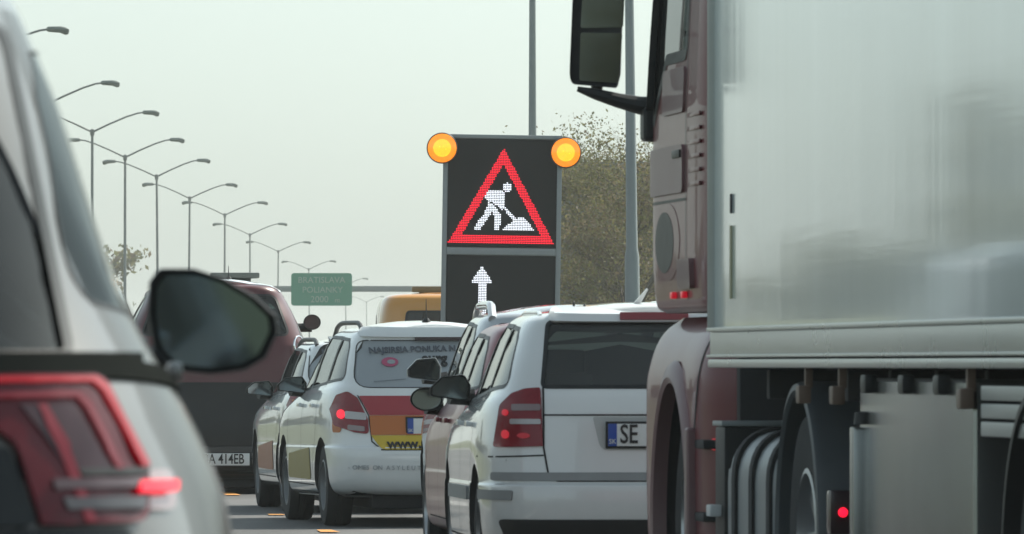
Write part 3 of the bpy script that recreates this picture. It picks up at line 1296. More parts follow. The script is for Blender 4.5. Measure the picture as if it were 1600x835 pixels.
for px, py, lab in ((691, 232, 'round amber warning lamp lit on the upper left corner of the matrix board'),
                    (884, 239, 'round amber warning lamp lit on the upper right corner of the matrix board')):
    p = V(px, py)
    b = thing('warning_lamp', lab, 'warning lamp', (p.x, VD - 0.14, p.z), 0, 'amber warning lamps on the board')
    rr = 23.5 / vsx
    bm = NB()
    lathe(bm, [(0, 0.16), (rr * 0.7, 0.14), (rr * 1.0, 0.05), (rr * 1.04, 0.0), (rr * 1.0, -0.02), (rr * 0.94, -0.01), (0.0, -0.005)], (0, 0, 0), 'Y', 32)
    obj('housing', bm, M_BLK, b)
    bm = NB()
    lathe(bm, [(rr * 0.97, -0.012), (rr * 0.93, -0.03), (rr * 0.78, -0.048), (rr * 0.55, -0.058)], (0, 0, 0), 'Y', 32)
    lens = obj('lens', bm, M_AMB, b)
    bm = NB()
    lathe(bm, [(rr * 0.60, -0.0585), (rr * 0.45, -0.0605), (rr * 0.25, -0.0625), (0, -0.0635)], (0, 0, 0), 'Y', 28)
    obj('bulb_glow', bm, M_AMBC, lens)
    bm = NB()
    bx(bm, (0, 0.17, -rr * 0.3), (0.06, 0.1, rr * 1.2), 0.01)
    obj('bracket', bm, M_VFR, b)

# ------------------------------------------------------------------ trees
M_BARK = pmat('bark', (0.085, 0.07, 0.055), 0.95, var=0.35, scale=6, bump=0.6, bscale=20)
def leafmat(name, col):
    m = pmat(name, col, 0.7, var=0.35, scale=0.7)
    n, l = m.node_tree.nodes, m.node_tree.links
    p = n['Principled BSDF']
    tr = n.new('ShaderNodeBsdfTranslucent')
    l.new(p.inputs['Base Color'].links[0].from_socket, tr.inputs['Color'])
    mx = n.new('ShaderNodeMixShader')
    mx.inputs[0].default_value = 0.5
    l.new(p.outputs[0], mx.inputs[1])
    l.new(tr.outputs[0], mx.inputs[2])
    l.new(mx.outputs[0], n['Material Output'].inputs['Surface'])
    return m


LEAFM = [leafmat('leaf_olive', (0.165, 0.15, 0.06)), leafmat('leaf_green', (0.125, 0.13, 0.052)), leafmat('leaf_rust', (0.15, 0.12, 0.07))]


def tree(name, label, cat, loc, h, spread, leaves, lm, seed, group=None, leaf=0.10, low=0.25, tall=1.0, dens=1.0, fluff=0.045):
    rng = random.Random(seed)
    t = thing(name, label, cat, loc, rng.uniform(0, 6), group)
    bm = NB()
    tips = []

    def grow(p, d, ln, r, lev):
        pts, rs = [p], [r]
        n = 4
        for i in range(n):
            d = (d + Vector((rng.gauss(0, .16), rng.gauss(0, .16), rng.gauss(0.05, .08)))).normalized()
            p = p + d * ln / n
            pts.append(p)
            rs.append(r * (1 - 0.6 * (i + 1) / n))
            if lev < 3:
                for k in range(2 if lev else (2 if i else 1)):
                    a = rng.uniform(0, 2 * PI)
                    up = rng.uniform(0.25, 0.9) * tall
                    q = (d * up + Vector((math.cos(a), math.sin(a), rng.uniform(-0.05, 0.35)))).normalized()
                    if lev == 0 and pts[-1].z < h * low:
                        continue
                    grow(p, q, ln * rng.uniform(0.45, 0.68) * (spread if lev == 0 else 1), rs[-1] * 0.6, lev + 1)
            if lev >= 2:
                tips.append((p.copy(), lev))
        tube(bm, pts, rs, 5 if lev else 8, cap=False)
    grow(Vector((0, 0, 0)), Vector((0, 0, 1)), h * 0.78, h * 0.016 + 0.02, 0)
    obj('trunk', bm, M_BARK, t, ang=60, normals=False)
    bm = NB()
    if tips:
        per = max(1, int(leaves / len(tips)))
        for p, lv in tips:
            if rng.random() > dens:
                continue
            sp = h * fluff
            for k in range(per):
                c = p + Vector((rng.gauss(0, sp), rng.gauss(0, sp), rng.gauss(0, sp * 0.8)))
                if c.z < 0.1:
                    continue
                a = Vector((rng.gauss(0, 1), rng.gauss(0, 1), rng.gauss(0, 1))).normalized() * leaf * rng.uniform(0.6, 1.4)
                b = a.cross(Vector((rng.gauss(0, 1), rng.gauss(0, 1), rng.gauss(0, 1)))).normalized() * a.length * 0.55
                f = bm.faces.new([bm.verts.new(c + q) for q in (-a, b * 0.9, a, -b)])
                f.material_index = 0 if rng.random() < 0.6 else (1 if rng.random() < 0.5 else 2)
    i = lm
    obj('crown', bm, [LEAFM[i], LEAFM[(i + 1) % 3], LEAFM[(i + 2) % 3]], t, ang=180, normals=False)
    return t


M_CLAD = pmat('cladding_grey', (0.10, 0.115, 0.105), 0.7, var=0.25, scale=0.5)
t = thing('long_building', 'long flat-topped dark grey building behind the spring trees', 'building', ((800 - 800) / F * 268 + 0.3, 268, 0))
hb = EYE + (HY - 260) / F * 268
bm = NB()
bx(bm, (16, 8, hb / 2), (32, 16, hb), 0.03)
obj('wall', bm, M_CLAD, t)
bm = NB()
bx(bm, (16, 8, hb + 0.03), (32.3, 16.3, 0.25), 0.03)
obj('roof_edge', bm, pmat('roof_edge_grey', (0.14, 0.15, 0.145), 0.6), t)
for k in range(8):
    bm = NB()
    bx(bm, (3 + k * 3.9, -0.02, 3.2), (1.6, 0.08, 1.2), 0.01)
    w_ = obj('window', bm, pmat('far_glass', (0.05, 0.06, 0.065), 0.1), t)


def tpos(px, D):
    return ((px - 800) / F * D, D, 0)


GT = 'spring trees behind the matrix board'
tree('roadside_tree', 'tall thinly leafed tree with branches rising past the grey mast', 'tree', tpos(1035, 232), 9.4, 0.55, 3600, 0, 11, GT, 0.034, 0.2, 1.6, 0.85, 0.016)
tree('roadside_tree', 'thin young tree rising just right of the amber lamp, tips above the scrub', 'tree', tpos(955, 222), 7.6, 0.50, 3000, 0, 12, GT, 0.034, 0.15, 1.6, 0.9, 0.018)
tree('roadside_tree', 'bushy olive tree between the matrix board and the grey mast', 'tree', tpos(925, 212), 6.5, 0.55, 20000, 0, 13, GT, 0.044, 0.03, 1.0)
tree('roadside_tree', 'bushy brown green tree behind the stepped base of the grey mast', 'tree', tpos(1000, 208), 6.7, 0.55, 20000, 1, 14, GT, 0.044, 0.03, 1.0)
tree('roadside_tree', 'bare young tree with a forked trunk in front of the olive scrub', 'tree', tpos(943, 192), 5.8, 0.6, 2600, 1, 23, GT, 0.04, 0.12, 1.5, 0.8, 0.03)
far = tree('roadside_tree', 'leafy tree hidden behind the truck cab', 'tree', tpos(1085, 226), 7.4, 0.6, 6500, 1, 15, GT, 0.09, 0.05, 1.0)
tree('shrub', 'low brownish scrub bush at the foot of the trees behind the board', 'shrub', tpos(960, 200), 5.6, 0.75, 14000, 2, 16, None, 0.044, 0.0, 0.7)
pale = tree('distant_tree', 'pale distant tree beyond the sloping silver pillar', 'tree', tpos(166, 520), 8.4, 0.6, 2600, 1, 17, None, 0.2, 0.15, 1.2)
# trees along the left verge (seen mirrored in the trailer side) and beyond the camera
rng = random.Random(5)
verge = tree('verge_tree', 'broad dense tree on the far left verge mirrored in the trailer side', 'tree', (-62, 250, 0), 8.5, 0.75, 5200, 1, 31, 'trees on the left verge', 0.34, 0.02, 0.8)
for k in range(34):
    y = 140 + k * 10 + rng.uniform(-6, 6)
    c = copy_tree(verge)
    c.location = (-0.118 * y - 22 - rng.uniform(0, 18), y, 0)
    s = rng.uniform(0.55, 0.95)
    c.scale = (s * 1.3, s * 1.3, s * 0.5)
    c.rotation_euler = (0, 0, rng.uniform(0, 6))
    c['label'] = 'broad dense tree on the far left verge mirrored in the trailer side'
    c['group'] = 'trees on the left verge'
for k in range(12):
    c = copy_tree(far)
    c.location = (-26 + k * 5 + rng.uniform(-1, 1), -70 - rng.uniform(0, 25), 0)
    s = rng.uniform(0.9, 1.5)
    c.scale = (s * 1.2, s * 1.2, s)
    c.rotation_euler = (0, 0, rng.uniform(0, 6))
    c['label'] = 'leafy tree standing behind the camera'
    c['group'] = 'trees behind the camera'

# ------------------------------------------------------------------ the cars of the queue
P_WHT = paint('paint_white', (0.70, 0.72, 0.71), amount=0.45)
P_WHT2 = paint('paint_white_clean', (0.74, 0.76, 0.76), amount=0.3)
P_MAR = paint('paint_maroon', (0.20, 0.045, 0.055), 0.32, 0.75, coat=0.25)
P_SIL = paint('paint_silver', (0.48, 0.50, 0.52), 0.35, 0.5)
P_CHAMP = paint('paint_champagne', (0.125, 0.117, 0.108), 0.38, 0.35, coat=0.7, amount=0.5)
P_RED = paint('paint_red', (0.085, 0.008, 0.012), 0.35, coat=0.3)
P_YEL = paint('paint_yellow', (0.62, 0.27, 0.03), 0.4)
P_TRK = paint('paint_truck_red', (0.15, 0.022, 0.03), 0.45, 0.0, coat=0.3, dirt=(0.18, 0.15, 0.148), amount=0.6)
P_DBL = paint('paint_slate', (0.13, 0.155, 0.175), 0.35, 0.3, coat=0.8)


def LX(pc, s):
    return lambda px, py: ((px - pc) / s, EYE + (HY - py) / s)


def lampset(c, poly, parts, lens=None, name='tail_light', side=1):
    """poly and inner parts given for one side (x negative = left); mirrored on the other side"""
    for m in ((1, -1) if side == 1 else (side,)):
        o = patch(c.bvh, name, [(p[0] * m, p[1]) for p in poly], 'rear', lens or M_LENS, c.root, off=0.012, thick=0.04, grid=0.05, seg=0.02)
        for nm, q, mt, of in parts:
            patch(c.bvh, nm, [(p[0] * m, p[1]) for p in q], 'rear', mt, o, off=0.012 + of, thick=0.006, grid=0.03, seg=0.012)


def rect(x0, z0, x1, z1, r=0.01):
    return rpoly([(x0, z0), (x1, z0), (x1, z1), (x0, z1)], r)


# ---- white estate car, nearest of the queue, plate SE
D0 = 41.4
s0 = F / D0
l0 = LX(1029, s0)
oc = make_car('estate_car', 'white estate car with dark rear window and SE plate beside the red truck', 'car', (1029 - 800) / F * D0, D0, R(3.5), 4.57, 0.885, 1.482, P_WHT,
              rearw=rpoly([l0(851, 605), l0(1207, 605), l0(1195, 503), l0(863, 503)], [0.02, 0.02, 0.03, 0.03]), rear_glass=M_GLR, handle_mat=P_WHT)
# tailgate, roof spoiler with the brake light, rear lamps, rubbing strip
g = oc.gaps
ribbon(g, oc.bvh, [l0(852, 606), l0(851, 700), l0(858, 742), l0(872, 752), l0(1186, 752), l0(1200, 742), l0(1207, 700), l0(1206, 606)], 'rear', 0.010)
ribbon(g, oc.bvh, [l0(852, 649), l0(1206, 649)], 'rear', 0.008)
ribbon(g, oc.bvh, [l0(745, 716), l0(851, 712)], 'rear', 0.008)
ribbon(g, oc.bvh, [l0(1207, 712), l0(1313, 716)], 'rear', 0.008)
finish_gaps(oc)
sp = patch(oc.bvh, 'roof_spoiler', rpoly([l0(866, 504), l0(1192, 504), l0(1188, 491), l0(1175, 487), l0(883, 487), l0(870, 491)], 0.015), 'rear', P_WHT, oc.root, off=0.03, thick=0.06, grid=0.05, seg=0.02)
patch(oc.bvh, 'brake_light', rect(*l0(975, 503), *l0(1083, 495), 0.006), 'rear', pmat('lamp_dull_red', (0.22, 0.02, 0.025), 0.4, coat=0.5), sp, off=0.038, thick=0.02, grid=0.04)
lampset(oc, rpoly([l0(778, 700), l0(850, 698), l0(848, 607), l0(826, 609), l0(806, 617), l0(789, 634)], [0.015, 0.004, 0.01, 0.03, 0.05, 0.05]),
        [('lens_band', rect(*l0(803, 664), *l0(848, 656), 0.008), M_LENSC, 0.004), ('lens_band', rect(*l0(806, 643), *l0(848, 633), 0.008), pmat('lamp_grey', (0.20, 0.13, 0.13), 0.2, coat=1), 0.004),
         ('bulb', [(l0(796, 680)[0] + 0.017 * math.cos(q), l0(796, 680)[1] + 0.022 * math.sin(q)) for q in [2 * PI * k / 14 for k in range(14)]], M_LITD, 0.004), ('bulb', [(l0(797, 646)[0] + 0.014 * math.cos(q), l0(797, 646)[1] + 0.016 * math.sin(q)) for q in [2 * PI * k / 14 for k in range(14)]], M_LITD, 0.004), ('bulb', [(l0(822, 682)[0] + 0.03 * math.cos(q), l0(822, 682)[1] + 0.014 * math.sin(q)) for q in [2 * PI * k / 14 for k in range(14)]], pmat('lamp_red_glow', (0.4, 0.01, 0.02), 0.3, emit=(1.0, 0.012, 0.04), es=0.06), 0.004)])
M_STRIP = pmat('rubbing_strip', (0.24, 0.25, 0.25), 0.55, var=0.15)
patch(oc.bvh, 'rubbing_strip', rpoly([l0(774, 752), l0(1284, 752), l0(1284, 739), l0(774, 739)], 0.012), 'rear', M_STRIP, oc.root, off=0.008, thick=0.03, grid=0.06, seg=0.03)
patch(oc.bvh, 'lower_valance', rpoly([l0(795, 842), l0(1263, 842), l0(1275, 812), l0(783, 812)], 0.02), 'rear', M_BLK, oc.root, off=0.012, thick=0.03)
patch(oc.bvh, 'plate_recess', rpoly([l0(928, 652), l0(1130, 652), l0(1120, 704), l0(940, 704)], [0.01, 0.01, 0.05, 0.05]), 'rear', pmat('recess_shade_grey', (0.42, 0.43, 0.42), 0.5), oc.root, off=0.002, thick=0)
px_, pz_ = l0(1032, 680)
plate(oc, px_, pz_, 0.52, 0.112, 'SE', 0.135, tx=-0.155, off=0.02)
for sd_ in ('left',):
    patch(oc.bvh, 'rubbing_strip', rpoly([(0.62, 0.515), (0.10, 0.515), (0.10, 0.565), (0.62, 0.565)], 0.01), sd_, M_STRIP, oc.root, off=0.010, thick=0.02)
    patch(oc.bvh, 'rubbing_strip', rpoly([(1.36, 0.50), (3.10, 0.49), (3.10, 0.56), (1.36, 0.57)], 0.01), sd_, M_STRIP, oc.root, off=0.012, thick=0.02)
OUTO = rpoly([(-0.5, -0.32), (0.5, -0.5), (0.52, 0.10), (0.36, 0.5), (-0.22, 0.42), (-0.5, 0.02)], 0.10, 5)
OUTR = [(-u, v) for u, v in OUTO][::-1]
mirror_stick(oc, -1, 1.01, 2.78, EYE - 0.125, 0.215, 0.145, 0.14, M_BLK, outline=OUTO, gmat=M_MID)
mirror_stick(oc, 1, 1.01, 2.78, EYE - 0.125, 0.215, 0.145, 0.14, M_BLK, outline=OUTR, gmat=M_MID)
for sx in (-0.56, 0.56):
    roof_rail(oc, sx, 0.55, 2.4, 0.012, 0.012, P_WHT)
for x, hh in ((l0(908, 480)[0], 0.055), (l0(925, 480)[0], 0.03)):
    p, no = proj(oc.bvh, x, 0.55, 'top')
    bm = NB()
    lathe(bm, [(0, hh), (0.005, hh * 0.8), (0.008, hh * 0.3), (0.014, 0.0), (0.014, -0.01)], p, 'Z', 10)
    obj('aerial', bm, M_BLK, oc.root)
bm = NB()
x_, z_ = l0(1010, 483)
p, no = proj(oc.bvh, x_, 0.62, 'top')
prism(bm, [(-0.03, 0), (0.03, 0), (0.035, 0.07), (0.02, 0.075)], lambda u, v, d: p + Vector((u * 0.6 + v * 0.5, d, v)), -0.02, 0.02)
obj('aerial', bm, P_WHT, oc.root)

# ---- maroon hatchback in front of it
D1 = 47.0
mc = make_car('hatchback_car', 'maroon hatchback with round grey mirror, half hidden before the white estate car', 'car', 0.53, D1, R(4.2), 4.05, 0.83, 1.45, P_MAR, seats=True)
finish_gaps(mc)
OUTE = [(0.5 * math.cos(a), 0.5 * math.sin(a) * (1 if math.sin(a) > 0 else 0.95)) for a in [2 * PI * k / 28 for k in range(28)]]
s1 = F / (D1 + 2.6)
for s in (-1, 1):
    mirror_stick(mc, s, 0.96, 2.55, EYE + (HY - 624) / s1, 0.20, 0.15, 0.13, M_BLK, outline=OUTE, gmat=pmat('mirror_glass_grey', (0.22, 0.25, 0.27), 0.04, 1.0, var=0.02), tilt=R(3) * s)
lampset(mc, rpoly([(-0.80, 0.80), (-0.66, 0.78), (-0.64, 1.02), (-0.74, 1.05)], 0.03), [])
# ---- silver estate with raised rails
D2 = 52.2
sc = make_car('estate_car', 'silver estate car with raised roof rail peeking over the maroon hatchback', 'car', 0.46, D2, R(3.4), 4.5, 0.87, 1.55, P_SIL, seats=True)
finish_gaps(sc)
s2 = F / (D2 + 2.8)
for s in (-1, 1):
    mirror_stick(sc, s, 1.0, 2.75, EYE + (HY - 578) / s2, 0.225, 0.165, 0.15, P_SIL, outline=OUTO if s < 0 else OUTR, gmat=M_MID)
    roof_rail(sc, s * 0.56, 0.42, 2.5, 0.065, 0.028, P_SIL, ends=0.22)
lampset(sc, rpoly([(-0.86, 0.85), (-0.70, 0.84), (-0.66, 1.10), (-0.74, 1.12)], 0.03), [])


# ---- the two white estate cars in company livery
M_SRED = pmat('sticker_red', (0.36, 0.035, 0.05), 0.45, var=0.04)
M_SORG = pmat('sticker_orange', (0.50, 0.15, 0.035), 0.45, var=0.04)
M_SYEL = pmat('sticker_yellow', (0.58, 0.41, 0.035), 0.45, var=0.04)
M_FILM = pmat('window_film', (0.30, 0.33, 0.355), 0.45, coat=0.4, var=0.06, scale=4)
M_PINK = pmat('sticker_pink', (0.42, 0.08, 0.16), 0.5)


def fabia(label, X, D, yaw, pc, side_mat, H=1.485, rail=0.06, mz=EYE - 0.155):
    s = F / 60.4
    l = LX(pc, s)
    rw = rpoly([l(556, 606), l(830, 606), l(818, 532), l(568, 532)], [0.10, 0.10, 0.07, 0.07])
    c = make_car('company_estate_car', label, 'car', X, D, yaw, 4.24, 0.825, H, P_WHT2, group='white company estate cars', rearw=rw, rear_glass=M_FILM, axles=(0.80, 3.25), handle_mat=P_WHT2, wr=0.305, arch=0.355, seal=0.007, hub=pmat('wheel_cover', (0.22, 0.23, 0.235), 0.5, 0.3))
    g = c.gaps
    ribbon(g, c.bvh, [l(578, 650), l(582, 690), l(596, 703), l(790, 703), l(804, 690), l(808, 650)], 'rear', 0.010)
    ribbon(g, c.bvh, [l(562, 618), l(578, 650)], 'rear', 0.008)
    finish_gaps(c)
    # livery bands on the tailgate
    patch(c.bvh, 'livery_band', rpoly([l(579, 649), l(807, 649), l(822, 619), l(564, 619)], 0.006), 'rear', M_SRED, c.root, off=0.006, thick=0.002, grid=0.08)
    patch(c.bvh, 'livery_band', rpoly([l(581, 680), l(805, 680), l(807, 649.5), l(579, 649.5)], 0.003), 'rear', M_SORG, c.root, off=0.006, thick=0.002, grid=0.08)
    patch(c.bvh, 'livery_band', rpoly([l(596, 702.5), l(790, 702.5), l(805, 680.5), l(581, 680.5)], [0.06, 0.06, 0.003, 0.003]), 'rear', M_SYEL, c.root, off=0.006, thick=0.002, grid=0.08)
    lettering('lettering', 'www.', 0.105, M_INK, c.root, on(c, *l(632, 694.5), extra=0.006), bold=0.003)
    lettering('lettering', 'NAJSIRSIA PONUKA N', 0.058, pmat('ink_grey', (0.09, 0.10, 0.12), 0.5), c.root, on(c, *l(651, 547), rot=R(1.5), extra=0.004), sx=1.12, bold=0.002)
    lettering('lettering', 'eurg', 0.105, M_INK, c.root, on(c, *l(684, 561), extra=0.004), bold=0.004)
    lettering('lettering', '..................', 0.06, pmat('ink_grey'.strip(), (0.09, 0.10, 0.12)), c.root, on(c, *l(612, 592), rot=R(5), extra=0.004))
    lettering('lettering', '- OMES  ON  A S Y L E U T', 0.045, pmat('ink_pale', (0.30, 0.32, 0.34), 0.5), c.root, on(c, *l(602, 731), rot=R(-0.5), extra=0.006))
    a = [2 * PI * k / 20 for k in range(20)]
    cx, cz = l(614, 566)
    patch(c.bvh, 'window_emblem', [(cx + 0.062 * math.cos(q), cz + 0.034 * math.sin(q)) for q in a], 'rear', M_PINK, c.root, off=0.005, thick=0.006, grid=0.04)
    patch(c.bvh, 'window_emblem', [(cx + 0.010 + 0.030 * math.cos(q), cz + 0.016 * math.sin(q)) for q in a], 'rear', M_FILM, c.root, off=0.007, thick=0.004, grid=0.03)
    # lamps: leaf shaped
    lamp = rpoly([l(530, 665), l(556, 676), l(578, 679), l(577, 656), l(562, 622), l(549, 612), l(535, 618), l(527, 640)], 0.03)
    lampset(c, [p for p in lamp], [('lens_band', rpoly([l(545, 655), l(575, 657), l(574, 646), l(545, 643)], 0.012), M_LENSC, 0.004),
                                   ('bulb', [(l(540, 648)[0] + 0.024 * math.cos(q), l(540, 648)[1] + 0.034 * math.sin(q)) for q in [2 * PI * k / 14 for k in range(14)]], M_LIT, 0.005),
                                   ('lens_band', rpoly([l(548, 672), l(572, 675), l(572, 667), l(548, 664)], 0.01), pmat('lamp_grey', (0.2, 0.13, 0.13)), 0.003)])
    x, z = l(693, 666)
    plate(c, x, z, 0.52, 0.112, '', 0.1, tx=0, off=0.012)
    patch(c.bvh, 'lower_valance', rpoly([l(540, 793), l(846, 793), l(852, 774), l(534, 774)], 0.02), 'rear', M_BLK, c.root, off=0.005, thick=0.02)
    sp = patch(c.bvh, 'roof_spoiler', rpoly([l(572, 528), l(814, 528), l(808, 517), l(578, 517)], 0.03), 'rear', P_WHT2, c.root, off=0.035, thick=0.07, grid=0.05, seg=0.02)
    patch(c.bvh, 'brake_light', rect(*l(655, 533), *l(735, 527), 0.006), 'rear', pmat('brake_light_unlit', (0.05, 0.025, 0.025), 0.4), sp, off=0.030, thick=0.02, grid=0.04)
    for sd in ('left', 'right'):
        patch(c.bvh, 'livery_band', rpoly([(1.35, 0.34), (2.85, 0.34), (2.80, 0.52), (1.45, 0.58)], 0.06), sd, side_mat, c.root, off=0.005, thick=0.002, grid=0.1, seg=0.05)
        patch(c.bvh, 'livery_band', rpoly([(0.22, 0.70), (0.36, 0.70), (0.40, 0.92), (0.25, 0.92)], 0.03), sd, M_SORG, c.root, off=0.005, thick=0.002, grid=0.1, seg=0.05)
    for s_ in (-1, 1):
        mirror_stick(c, s_, 0.965, 2.38, mz, 0.225, 0.135, 0.13, M_BLK, outline=OUTO if s_ < 0 else OUTR, gmat=M_MID)
        roof_rail(c, s_ * 0.545, 0.45, 2.3, rail, 0.018, M_BLK, ends=0.25)
    aerial(c, l(681, 515)[0], 0.55, 0.17, -0.05)
    return c


D3 = 60.4
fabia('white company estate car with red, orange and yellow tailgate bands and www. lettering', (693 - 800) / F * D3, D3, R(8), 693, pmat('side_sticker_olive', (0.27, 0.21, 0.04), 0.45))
D4 = 66.0
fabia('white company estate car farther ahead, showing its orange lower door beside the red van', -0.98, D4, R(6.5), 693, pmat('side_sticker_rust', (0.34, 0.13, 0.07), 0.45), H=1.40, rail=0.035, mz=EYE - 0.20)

# ---- red van with black tailgate, sky glare on its roof painted white
D5 = 76.0
s5 = F / D5
l5 = LX(340, s5)


def vantweak(k):
    for r, z in zip(k, (0.13, 0.18, 0.30, 0.52, 0.66)):
        r[0] = r[1] = z
    for r in k:
        pass
    for r, w in zip(k[8:], (0.878, 0.855, 0.770, 0.660, 0.605, 0.545, 0.45)):
        r[2] = w


vn = make_car('red_van', 'red van with white roof, black tailgate and plate ending EB, left of the white cars', 'van', (340 - 800) / F * D5, D5, R(4), 4.6, 0.885, 1.965, P_RED, tweak=vantweak,
              rearw=rpoly([l5(222, 524), l5(454, 524), l5(432, 461), l5(246, 461)], [0.05, 0.05, 0.10, 0.10]), wr=0.33, arch=0.39, floor=0.06)
g = vn.gaps
finish_gaps(vn)
patch(vn.bvh, 'tailgate_panel', rpoly([l5(214, 738), l5(466, 738), l5(462, 630), l5(448, 598), l5(232, 598), l5(218, 630)], 0.06), 'rear', M_BLK, vn.root, off=0.012, thick=0.03)
patch(vn.bvh, 'bumper', rpoly([l5(206, 752), l5(474, 752), l5(484, 736), l5(196, 736)], 0.03), 'rear', M_BLK, vn.root, off=0.015, thick=0.03)
patch(vn.bvh, 'tailgate_ledge', rpoly([l5(225, 706), l5(455, 706), l5(455, 698), l5(225, 698)], 0.02), 'rear', pmat('ledge_grey', (0.05, 0.055, 0.058), 0.4), vn.root, off=0.03, thick=0.05)
lampset(vn, rpoly([l5(205, 660), l5(226, 660), l5(232, 590), l5(214, 590)], 0.03), [])
x, z = l5(346, 718)
plate(vn, x, z, 0.52, 0.112, 'BA 414EB', 0.13, tx=0.02, off=0.035)
patch(vn.bvh, 'roof_glare', rpoly([(-0.60, 0.45), (0.60, 0.45), (0.62, 2.3), (-0.62, 2.3)], 0.1), 'top', P_WHT2, vn.root, off=0.006, thick=0.02, grid=0.12, seg=0.06)  # white sheet over the red roof stands in for grazing sky glare
cx, cz = l5(467, 541)
bm = NB()
p, no = proj(vn.bvh, 0.80, cz, 'rear')
lathe(bm, [(0.098, 0.0), (0.098, -0.012), (0.088, -0.014), (0.086, 0.0)], (0, 0, 0), 'Y', 32)
fc = obj('fuel_cap_ring', bm, M_CHR, vn.root)
p, no = proj(vn.bvh, cx, cz, 'rear')
fc.location = p + no * 0.01
fc.rotation_euler = Vector((0, -1, 0)).rotation_difference(no).to_euler()
s5m = F / (D5 + 3.3)
for s in (-1, 1):
    mirror_stick(vn, s, 1.11, 3.3, EYE + (HY - 504) / s5m, 0.17, 0.155, 0.14, M_BLK, outline=OUTE, gmat=M_MID)
bm = NB()
x0, _ = l5(376, 440)
p, no = proj(vn.bvh, 0.1, 1.6, 'top')
bx(bm, (0.36 * 0.6, 1.6, p.z + 0.035), (0.46, 0.30, 0.055), 0.02)
bx(bm, (0.36 * 0.6, 1.6, p.z + 0.0), (0.3, 0.16, 0.05), 0.01)
obj('roof_bar', bm, pmat('roof_bar_grey', (0.10, 0.115, 0.105), 0.5), vn.root)
aerial(vn, l5(363, 440)[0], 1.0, 0.13, 0.0)

# ---- slate people carrier farther left, mostly behind the near car
D6 = 40.0
sm = make_car('people_carrier', 'slate grey people carrier showing a slim slice between the near car and its mirror', 'car', -2.56, D6, R(3), 4.5, 0.90, 1.66, P_DBL, wr=0.32)
finish_gaps(sm)
for s in (-1, 1):
    roof_rail(sm, s * 0.57, 0.5, 2.3, 0.05, 0.02, M_BLK)
lampset(sm, rpoly([(-0.88, 0.9), (-0.74, 0.9), (-0.70, 1.16), (-0.80, 1.18)], 0.03), [])

# ---- yellow road works van behind the board
D7 = 123.0
s7 = F / D7
l7 = LX(690, s7)
YB = [(0.35, 0.35, 0.90, 0.10, 5.0, 8), (0.5, 0.5, 0.98, 0.0, 5.1, 8), (0.9, 0.9, 0.99, 0.0, 5.1, 8), (1.2, 1.0, 0.985, 0.01, 5.05, 8), (1.5, 1.35, 0.965, 0.02, 4.4, 8),
      (1.9, 1.9, 0.93, 0.05, 4.0, 8), (2.12, 2.12, 0.895, 0.09, 3.7, 7), (2.22, 2.22, 0.83, 0.15, 3.55, 6.5), (2.26, 2.26, 0.70, 0.28, 3.4, 5.5), (2.27, 2.27, 0.5, 0.5, 3.2, 5)]
yv = Car()
yv.root = thing('road_works_van', 'orange yellow road works van with dark rear window behind the matrix board', 'van', ((690 - 800) / F * D7, D7, 0), R(2))
bm = body_bm(YB)
yv.bvh = BVHTree.FromBMesh(bm)
yv.body = obj('body', bm, [P_YEL, M_INT], yv.root, ang=40)
patch(yv.bvh, 'rear_window', rpoly([l7(632, 522), l7(748, 522), l7(744, 487), l7(636, 487)], 0.06), 'rear', M_GLK, yv.root, off=0.006, thick=0.01)
bmk = NB()
ribbon(bmk, yv.bvh, rpoly([l7(632, 522), l7(748, 522), l7(744, 487), l7(636, 487)], 0.06), 'rear', 0.03, 0.008, True)
ribbon(bmk, yv.bvh, [l7(690, 470), l7(690, 600)], 'rear', 0.015, 0.004)
obj('window_seal', bmk, M_BLK, yv.root, normals=False)
for s in (-1, 1):
    for ay in (0.9, 4.1):
        wheel(yv.root, s * 0.86, ay, 0.34, 0.2, s)
    patch(yv.bvh, 'tail_light', rpoly([(s * 0.80, 0.8), (s * 0.95, 0.8), (s * 0.95, 1.2), (s * 0.80, 1.2)][::s], 0.03), 'rear', M_LENS, yv.root, off=0.01, thick=0.03)
bm = NB()
bx(bm, (-0.12, 0.8, 2.335), (0.62, 0.3, 0.09), 0.03)
bx(bm, (-0.12, 0.8, 2.27), (0.4, 0.2, 0.08), 0.01)
obj('light_bar', bm, pmat('light_bar_olive', (0.16, 0.15, 0.09), 0.4), yv.root)

# ---- the near car on the left with the large mirror
D8 = 10.5
s8 = F / D8
pc8 = -778.0
l8 = LX(pc8, s8)


def suv(k):
    pass


SUVK = [(0.30, 0.30, 0.80, 0.16, 4.25, 6), (0.38, 0.36, 0.89, 0.05, 4.4, 6.5), (0.55, 0.52, 0.955, 0.0, 4.5, 6.5), (0.72, 0.68, 0.968, 0.01, 4.5, 6.5), (0.90, 0.82, 0.968, 0.04, 4.46, 6.2), (1.03, 0.93, 0.952, 0.07, 4.38, 5.8),
        (1.12, 1.02, 0.915, 0.09, 3.9, 5.5), (1.185, 1.09, 0.879, 0.11, 3.4, 5.2), (1.215, 1.12, 0.860, 0.125, 3.3, 5.2), (1.36, 1.32, 0.778, 0.19, 2.95, 5.2), (1.50, 1.49, 0.735, 0.265, 2.6, 5.2),
        (1.63, 1.63, 0.683, 0.32, 2.38, 5.2), (1.71, 1.71, 0.645, 0.36, 2.25, 5.2), (1.755, 1.755, 0.59, 0.40, 2.15, 5.2), (1.775, 1.777, 0.47, 0.49, 2.0, 5)]


def suvtweak(k):
    k[:] = [list(r) for r in SUVK]


